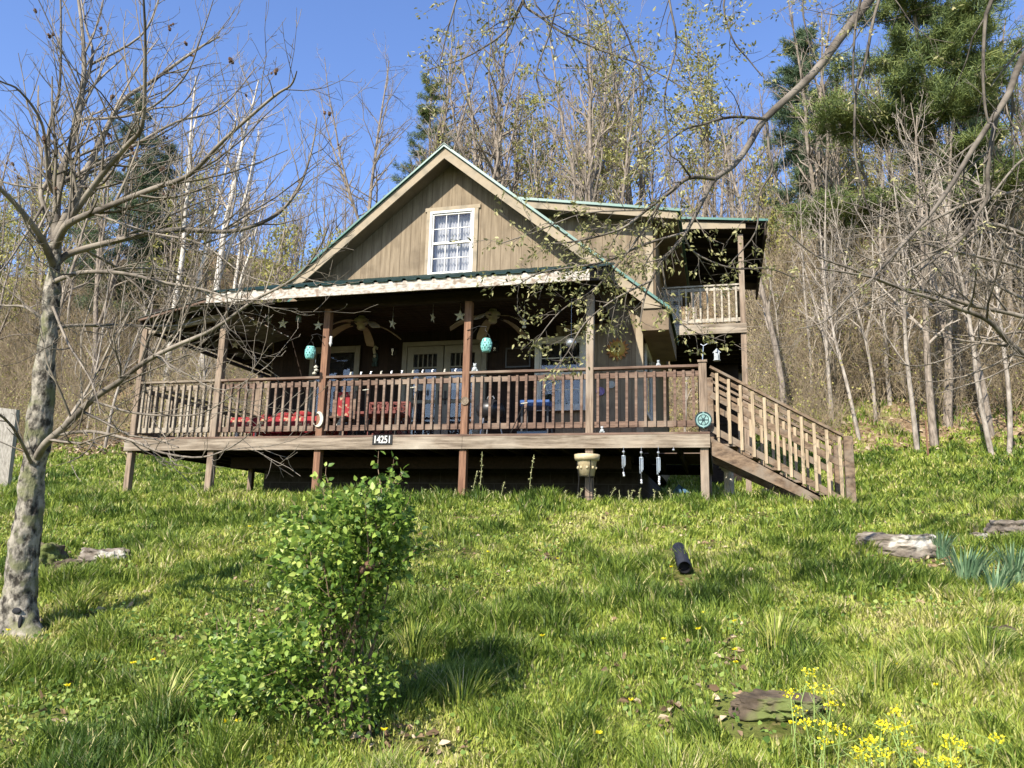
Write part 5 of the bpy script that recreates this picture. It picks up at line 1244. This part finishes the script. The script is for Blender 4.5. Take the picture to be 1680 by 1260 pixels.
# soft white lamp under bracket
c = hit(543, 556, 1, -.03); q = MB(); q.lathe([(.001,.04),(.02,.04),(.022,.0),(.02,-.05),(.03,-.07),(.001,-.13)], tuple(c), 10); o = q.build('glass_drop', white, smooth=True); tag(o, 'small white glass drop on the right face of the left lantern post', 'ornament')
# white hanging feeder and rod at the stair head
c = hit(1176, 583, 1, .9); o = one('bird_feeder', tuple(c), 'white hanging bird feeder under the balcony at the stair head', 'feeder')
q = MB(); q.box(c.x-.04, c.x+.04, c.y-.04, c.y+.04, c.z-.08, c.z+.04); q.build('feeder_body', stone_m, o, bevel=.005)
q = MB(); n0 = len(q.v); q.lathe([(.065,.04),(.001,.11)], tuple(c), 4); q.lathe([(.001,-.082),(.055,-.082),(.055,-.072)], tuple(c), 12); q.build('feeder_roof', stone_m, o)
q = MB(); q.tube([c+Vector((0,0,.12)), (c.x, c.y, 2.86 if c.y > 5 else c.z+.22)], .003, 4); q.build('string', iron, o)
p0 = Vector((-.08, .10, 1.02)); q = MB(); q.tube([p0, p0+Vector((.02,0,.23))], .006, 6); q.tube([p0+Vector((-.02,0,.25)), p0+Vector((.02,0,.225)), p0+Vector((.07,0,.25))], .006, 6); q.tube([p0+Vector((.07,0,.25)), Vector((c.x, c.y, c.z+.22))], .006, 6); o = q.build('shepherd_hook', steel); tag(o, 'pale metal hook rod standing on the stair head post', 'hook')
# planter on wire stand
c = hit(963, 762, 1, -.16); o = one('planter', (c.x, -.16, c.z-.18), 'sandstone coloured flower pot raised on a wire stand before the fourth front post', 'planter')
q = MB(); q.lathe([(.001,-.16),(.105,-.16),(.135,.04),(.14,.05),(.165,.055),(.175,.085),(.178,.135),(.16,.135),(.15,.08),(.001,.08)], tuple(c), 26); q.build('pot', terracotta, o, smooth=True)
q = MB()
for k in range(9): a = k*2*math.pi/9; q.ball((c.x+.125*math.cos(a), c.y+.125*math.sin(a), c.z-.05), .014, (1.4,1.4,1.6), 6, 5)
q.build('relief', terracotta, o, smooth=True)
gz_ = G(c.x, -.16); q = MB()
for k in range(3):
    a = -math.pi/2+k*2*math.pi/3+.5; q.tube([(c.x+.145*math.cos(a), c.y+.145*math.sin(a), c.z+.05), (c.x+.11*math.cos(a), c.y+.11*math.sin(a), c.z-.2), (c.x+.13*math.cos(a), c.y+.13*math.sin(a), c.z-.45), (c.x+.15*math.cos(a), c.y+.15*math.sin(a), gz_-.02)], .006, 5)
for z_, r_ in ((c.z-.17,.112), (c.z-.45,.13)): q.tube([(c.x+r_*math.cos(t), c.y+r_*math.sin(t), z_) for t in np.linspace(0, 6.283, 17)], .005, 5, False)
q.build('wire_stand', iron, o)
# wind chimes
def chime(px, y0, y1, kind, label):
    c = hit(px, y0, 1, -.05); b = hit(px, y1, 1, -.05); L = c.z-b.z; o = one('wind_chime', tuple(c), label, 'wind chime')
    q = MB(); q.tube([(c.x, -.05, -.20), (c.x, -.05, c.z)], .003, 4); q.tube([c, (b.x, -.05, b.z)], .002, 4); q.build('string', steel, o)
    q = MB(); q.lathe([(.001,.0),(.03,-.01),(.03,-.02),(.001,-.02)], (c.x,-.05,c.z-L*.22), 10); q.ball((c.x,-.05,c.z-L*.1), .02); q.build('top_disc', steel, o)
    for k in range(5):
        a = k*2*math.pi/5; q = MB(); q.tube([(c.x+.022*math.cos(a), -.05+.022*math.sin(a), c.z-L*.26), (c.x+.022*math.cos(a), -.05+.022*math.sin(a), c.z-L*(.62+.05*(k % 3)))], .006, 6); q.build('tube', steel, o)
    for k in range(kind): q = MB(); q.ball((c.x+random.uniform(-.012,.012), -.05, b.z+.03*k), .016, (1,.5,1.2)); q.build('pendant', steel, o)
chime(1023, 737, 780, 2, 'leftmost of the silver wind chimes under the deck edge')
chime(1052, 737, 792, 2, 'silver wind chime in the middle of the three under the deck edge')
chime(1080, 737, 794, 4, 'beaded silver wind chime nearest the corner post under the deck')
c = hit(1105, 738, 1, -.05); q = MB(); q.ball(c, .018); q.tube([c, c+Vector((0,0,.04))], .003, 4); o = q.build('small_bell', steel); tag(o, 'tiny silver bell under the deck edge right of the chimes', 'bell')
# under the stairs: column, stump, blue bin
g_ = hit(1197, 826, 1, 1.6); gx = g_.x; gg = G(gx, 1.6); ht = hit(1197, 768, 1, 1.6).z-gg; stn = mat('cream_column', (.42,.38,.30), (.55,.50,.41), 12, .8)
o = one('column', (gx, 1.6, gg), 'cream fluted column pedestal standing under the stairs', 'column'); o['kind'] = 'thing'
q = MB(); q.lathe([(.085,0),(.07,ht-.06)], (gx,1.6,gg), 24)
for i in range(len(q.v)):
    v = q.v[i]
    if i % 2: q.v[i] = (gx+(v[0]-gx)*.88, 1.6+(v[1]-1.6)*.88, v[2])
q.build('shaft', stn, o); q = MB(); q.box(gx-.11, gx+.11, 1.49, 1.71, gg-.05, gg+.05); q.build('plinth', stn, o, bevel=.01)
q = MB(); q.lathe([(.07,ht-.06),(.11,ht-.03),(.11,ht-.0),(.14,ht),(.14,ht+.04),(.001,ht+.04)], (gx,1.6,gg), 16); q.build('capital', stn, o)
g_ = hit(1268, 830, 1, 1.5); gg = G(g_.x, 1.5); q = MB(); k0 = 22
prof = [(.20,-.05),(.18,.08),(.16,.20),(.15,.27)]
q.lathe(prof, (g_.x,1.5,gg), k0); q.lathe([(.15,.27),(.001,.285)], (g_.x,1.5,gg), k0)
for i in range(len(q.v)):
    v = Vector(q.v[i]); d = Vector((v.x-g_.x, v.y-1.5, 0)); s_ = 1+.22*mnoise.noise(Vector((math.atan2(d.y,d.x)*2.2, v.z*2, 3))); q.v[i] = (g_.x+d.x*s_, 1.5+d.y*s_, v.z+.03*mnoise.noise(v*9))
o = q.build('tree_stump', mat('split_pale_stump', (.30,.23,.15), (.52,.43,.31), 4, .9, (8,8,1), bump=.5)); tag(o, 'pale split tree stump behind the lower stair stringer', 'stump')
g_ = hit(1118, 812, 1, 3.0); gg = G(g_.x, 3); q = MB(); q.bar((g_.x-.2, 3.0, gg), (g_.x+.05, 3.0, gg+.33), .24, .03, up=(0,1,0)); q.bar((g_.x+.1,3.0,gg), (g_.x-.0,3.0,gg+.33), .03, .03, up=(0,1,0)); o = q.build('blue_stool', mat('dull_blue_paint', (.05,.12,.20), (.08,.17,.26), 9, .6)); tag(o, 'dull blue folding stool in the dark under the deck', 'stool')
# balcony items
a_, b_ = hit(1086, 462, 1, 5.9), hit(1117, 500, 1, 5.9); q = MB(); q.box(a_.x, b_.x, 5.8, 6.2, 3.09, 3.62); o_ = one('storage_box', ((a_.x+b_.x)/2, 6.0, 3.08), 'white storage box standing on the balcony behind the rail', 'box'); q.build('box_body', white, o_, bevel=.01)
q = MB(); q.box(a_.x-.02, b_.x+.02, 5.78, 6.22, 3.70, 3.96); q.build('lid', white, o_, bevel=.015); q = MB(); q.box(a_.x+.02, b_.x-.02, 5.82, 6.18, 3.62, 3.70); q.build('seal', black, o_)
# wooden post panel at the far left
a_ = at(-30, 668, 7.7); b_ = at(27, 672, 7.7); c_ = at(10, 806, 7.7); gg = G(c_.x, c_.y)
q = MB(); q.v = []; d_ = Vector((.02, .09, 0)); 
dg_ = (ground_at(12, 806)-CAM).dot(CF); pl_ = [at(-40, 664, dg_), at(27, 672, dg_), at(11, 806, dg_), at(-60, 812, dg_)]; q.v = [tuple(p) for p in pl_]+[tuple(p+d_) for p in pl_]; q.f = [(0,1,2,3),(7,6,5,4),(0,4,5,1),(1,5,6,2),(2,6,7,3),(3,7,4,0)]
o_ = one('board_gate', tuple(pl_[2]), 'weathered grey plank panel standing at the left edge behind the tree trunk', 'gate'); q.build('panel', mat('grey_planks', (.20,.18,.155), (.40,.37,.32), 3, .9, (12,12,1), bump=.3), o_)
q = MB(); q.bar(pl_[1]+Vector((-.10,.14,-.1)), Vector((pl_[2].x-.12, pl_[2].y+.14, G(pl_[2].x, pl_[2].y)-.2)), .09, .09, up=(0,1,0)); q.build('brace_post', wood_z, o_)
# steel fence post right
g_ = ground_at(1523, 750); q = MB(); q.bar((g_.x,g_.y,g_.z-.1), (g_.x,g_.y,g_.z+1.0), .04, .04, up=(0,1,0)); o = q.build('steel_post', mat('rusty_steel', (.10,.05,.03), (.18,.10,.06), 12, .8)); tag(o, 'thin rusty steel fence post at the right lawn edge', 'post')

# ------------------------------------------------------------------ rocks, pipe and plants on the bank
rock_m = mat('lichened_rock', (.07,.055,.042), (.25,.215,.17), 4.5, .95, (1,1,2.2), bump=1, c3=(.36,.34,.29), s3=5, t3=(.56,.64))
rock_b = mat('mossy_brown_rock', (.04,.03,.02), (.13,.10,.068), 5, .95, bump=.8, c3=(.10,.12,.035), s3=4, t3=(.5,.6))
def rock(px, py, sx, sy, sz_, rz, seed, label, m=rock_m, tilt=0, sink=.35):
    g_ = ground_at(px, py); bm = bmesh.new(); bmesh.ops.create_icosphere(bm, subdivisions=5, radius=1)
    for v in bm.verts:
        d = v.co.normalized(); n1 = mnoise.noise(d*1.3+Vector((seed*3.1,0,0))); n2 = mnoise.noise(d*3.7+Vector((0,seed*1.7,0))); n3 = mnoise.noise(d*11+Vector((0,0,seed)))
        c_ = 1+.30*n1+.16*n2+.06*n3; lay = .04*math.sin(d.z*14+n2*3); v.co = Vector((d.x*sx*(c_+lay), d.y*sy*(c_+lay), max(-1, min(.72+.12*n2, d.z*1.25))*sz_*c_))
    me = bpy.data.meshes.new('rock'); bm.to_mesh(me); bm.free(); o = link('rock', me, m); o.location = (g_.x, g_.y, g_.z+sz_*(.62-sink)); o.rotation_euler = (tilt, .0, rz); tag(o, label, 'rock'); return o
rock(172, 925, .27, .19, .13, .1, 1, 'flat pale lichened rock right of the left tree trunk')
rock(70, 925, .20, .18, .17, .5, 2, 'brown mossy rock just right of the left tree trunk', rock_b)
rock(115, 940, .16, .12, .10, .5, 12, 'small brown rock between the mossy rock and the flat pale rock', rock_b)
rock(1468, 905, .42, .17, .15, -.50, 3, 'long layered grey rock lying on the right of the bank', tilt=.1)
rock(1662, 880, .22, .20, .14, .2, 4, 'pale jagged rock at the right edge above the daffodil leaves')
rock(1606, 884, .10, .08, .05, .2, 5, 'small pale stone left of the jagged rock at the right edge')
rock(1275, 1172, .22, .13, .07, .1, 6, 'mossy brown rock face sunk in the lower bank behind the yellow flowers', rock_b, sink=.3)
rock(1640, 1045, .10, .10, .05, .1, 7, 'half buried dark stone in the grass at the right', rock_b)
# corrugated drain pipe
a_ = ground_at(1121, 938); e_ = ground_at(1107, 893); up_ = Vector((0,0,.05)); d = (e_-a_).normalized()
q = MB(); o_ = one('drain_pipe', tuple(a_), 'black corrugated drain pipe poking out of the bank', 'pipe'); A0 = a_+up_*1.5-d*.14; n = 46; Lp = .62
pts_ = [A0+d*(Lp*i/n) for i in range(n+1)]; q.tube(pts_, [.062 if i % 2 else .054 for i in range(n+1)], 18, False); q.tube([p+d*.001 for p in pts_[:8]], [.050]*8, 18, False); q.build('pipe_wall', black, o_)
q = MB(); q.tube([pts_[6], pts_[7]], [.05,.05], 18, True); q.build('bore_shade', inside, o_)  # dark disc inside the mouth imitates the unlit depth of the pipe
# daffodil leaf clumps
daf = tint_mat('blue_green_strap_leaves', [(0,(.06,.12,.06)), (.6,(.14,.23,.12)), (1,(.27,.34,.19))], .25)
def clump(px, py, n, h, spread, label, m, seed, name='daffodil_clump', w=.007, cat='plant', lean=.12):
    g_ = ground_at(px, py); rg = np.random.default_rng(seed); root = one(name, tuple(g_), label, cat)
    a = rg.random(n)*6.283; r0_ = rg.random(n)**.5*spread*.45; H = h*rg.uniform(.6,1.1,n); f = spread*rg.uniform(.15,1,n); ca, sa = np.cos(a), np.sin(a); bx_, by_ = -sa*w, ca*w
    V = np.zeros((n,7,3)); 
    for k, (t, wf) in enumerate(((0,.8),(.35,1),(.7,.85))):
        x = ca*(r0_+f*t*t)+lean*t*t*h; y = sa*(r0_+f*t*t); z = H*(t-.12*t*t)
        V[:,2*k,0], V[:,2*k,1], V[:,2*k,2] = x-bx_*wf, y-by_*wf, z; V[:,2*k+1,0], V[:,2*k+1,1], V[:,2*k+1,2] = x+bx_*wf, y+by_*wf, z
    V[:,6,0], V[:,6,1], V[:,6,2] = ca*(r0_+f)+lean*h, sa*(r0_+f), H*.9
    b = (np.arange(n)*7)[:,None]; V[:,:2,2] -= .05
    np_mesh('leaves', V.reshape(-1,3), [np.concatenate([b+np.array([[0,1,3,2]]), b+np.array([[2,3,5,4]])]), b+np.array([[4,5,6]])], m, root, np.repeat(rg.random(n),7)); return root
clump(1588, 962, 110, .36, .24, 'largest blue green daffodil leaf clump left of the shaded one', daf, 501)
clump(1637, 985, 70, .31, .15, 'smaller blue green daffodil clump in front of the largest clump', daf, 502)
clump(1668, 962, 110, .36, .2, 'shaded daffodil leaf clump at the right edge of the picture', daf, 503)
clump(1545, 915, 60, .26, .16, 'daffodil leaves sprouting beside the long grey rock', daf, 504)
grn = tint_mat('coarse_grass_tufts', [(0,(.06,.13,.03)), (.6,(.15,.26,.06)), (1,(.32,.38,.12))], .3)
for i, (px, py, n, h, lb) in enumerate([(265, 1165, 90, .26, 'dark upright grass tuft left of the leafy shrub'), (170, 1075, 80, .20, 'pale green grass tuft right of the left tree base'), (1275, 1070, 130, .30, 'tall dark grass tuft in the middle right of the bank'), (1620, 1090, 100, .26, 'coarse grass tuft near the right edge below the half buried stone'), (760, 1160, 110, .26, 'grass tuft right of the leafy shrub shadow'), (1440, 1130, 100, .26, 'grass tuft above the yellow flowers'), (930, 1245, 120, .2, 'grass tuft at the bottom middle of the picture'), (680, 1080, 110, .28, 'shaded tall grass tuft right of the leafy shrub')]):
    clump(px, py, n, h*.9, .26, lb, grass_m, 520+i, 'grass_tuft', .0028, 'grass tuft', .05)
# yellow mustard flowers
yel = mat('yellow_petals', (.80,.68,.02), (.90,.78,.05), 30, .6, trans=.3); stem_m = mat('pale_green_stems', (.18,.26,.07), (.26,.34,.10), 9, .7)
def mustard(px, py, seed):
    rg = np.random.default_rng(seed); g_ = ground_at(px, py+rg.uniform(80, 130)); c = at(px, py, (g_-CAM).dot(CF)+rg.uniform(-.02,.05)); g_ = Vector((c.x+rg.normal()*.03, c.y+rg.normal()*.03, 0)); g_.z = G(g_.x, g_.y)
    o = one('mustard_flower', tuple(g_), 'yellow mustard flower head on a thin stem at the lower right', 'flower', 'yellow mustard flowers at the lower right')
    q = MB(); mid = (c+g_)/2+Vector((rg.normal()*.02, rg.normal()*.02, 0)); q.tube([g_-Vector((0,0,.03)), mid, c], .0022, 5)
    for k in range(5): t = rg.random(); p = mid.lerp(c, t); q.tube([p, p+Vector((rg.normal()*.05, rg.normal()*.05, .03))], .0012, 4)
    q.build('stem', stem_m, o)
    P_ = np.array(c)+rg.normal(size=(34,3))*np.array([.013,.013,.009]); Dn = P_-np.array(c)+np.array([0,0,.012])+rg.normal(size=(34,3))*.006
    V, q_, t_, A = leaves_np(P_, Dn, .0105, rg, wide=.95, fold=.1); np_mesh('petals', V-np.array(g_), [q_, t_], yel, o)
for i, (px, py) in enumerate([(1328,1103),(1297,1140),(1308,1165),(1335,1128),(1355,1132),(1363,1157),(1322,1186),(1355,1190),(1378,1198),(1460,1196),(1487,1192),(1425,1219),(1411,1239),(1452,1239),(1487,1223),(1557,1217),(1634,1212),(1547,1248),(1353,1219),(1516,1254),(1467,1169),(1415,1232),(1432,1214),(1563,1252),(1578,1222),(1447,1190)]): mustard(px, py, 600+i)
def dandelion(px, py, seed):
    g_ = ground_at(px, py+8); rg = np.random.default_rng(seed); o = one('dandelion', tuple(g_), 'yellow dandelion scattered in the bank grass', 'flower', 'dandelions scattered over the bank')
    h = .09; q = MB(); q.tube([g_-Vector((0,0,.02)), g_+Vector((0,0,h))], .002, 5); q.build('stem', stem_m, o)
    c = np.array(g_)+np.array([0,0,h]); a = rg.random(26)*6.283; Dn = np.stack([np.cos(a), np.sin(a), rg.uniform(.1,1.2,26)],-1); V, q_, t_, A = leaves_np(np.repeat(c[None],26,0), Dn, .019, rg, wide=.4, fold=.05); np_mesh('petals', V-np.array(g_), [q_, t_], yel, o)
for i, (px, py) in enumerate([(1155,1021),(1206,1037),(1207,1088),(1146,1051),(982,1233),(628,1227),(380,1175),(388,1210),(368,1213),(215,1106),(150,1105),(107,1148),(915,927),(408,870),(10,1051),(1472,1112),(1538,1149),(1208,1110),(1102,941),(800,915),(1300,1215),(248,1103),(890,1062),(1090,1070),(1035,1175)]): dandelion(px, py, 700+i)
# tall seedy weeds against the dark under the deck
weed_m = mat('dry_green_weed', (.22,.24,.10), (.40,.38,.20), 20, .8)
def weed(px, ptop, seed, label=None):
    g_ = Vector(hit(px, 820, 1, -.25)); g_.z = G(g_.x, -.25); c = hit(px+random.uniform(-4,8) if not label else px+8, ptop, 1, -.25); rg = np.random.default_rng(seed)
    o = one('seedy_weed', tuple(g_), label or 'short seedy weed spike at the crest below the deck', 'weed', None if label else 'seedy weeds along the crest below the deck')
    L = smooth_line([np.array(g_)-[0,0,.03], (np.array(g_)+np.array(c))/2+rg.normal(size=3)*[.02,.01,0], np.array(c)], 5); q = MB(); q.tube([Vector(p) for p in L], .0035, 4); q.build('stem', weed_m, o)
    n = int(90*max(.3, (c.z-g_.z))); t = rg.uniform(.4, 1, n); P_ = np.array([L[int(tt*(len(L)-1))] for tt in t])+rg.normal(size=(n,3))*.008; Dn = rg.normal(size=(n,3)); Dn[:,2] = abs(Dn[:,2])
    V, q_, t_, A = leaves_np(P_, Dn, .022, rg, wide=.5); np_mesh('seed_spike', V-np.array(g_), [q_, t_], weed_m, o)
weed(783, 741, 800, 'tallest seedy weed left of the middle of the dark deck underside'); weed(868, 746, 801, 'tall leaning seedy weed left of the flower pot stand'); weed(775, 772, 802, 'branching seedy weed beside the third front post'); weed(820, 790, 803, 'arching seedy weed between the two tallest weeds')
for i in range(34): weed(680+i*14.5+random.uniform(-6,6), random.uniform(800, 815), 810+i)
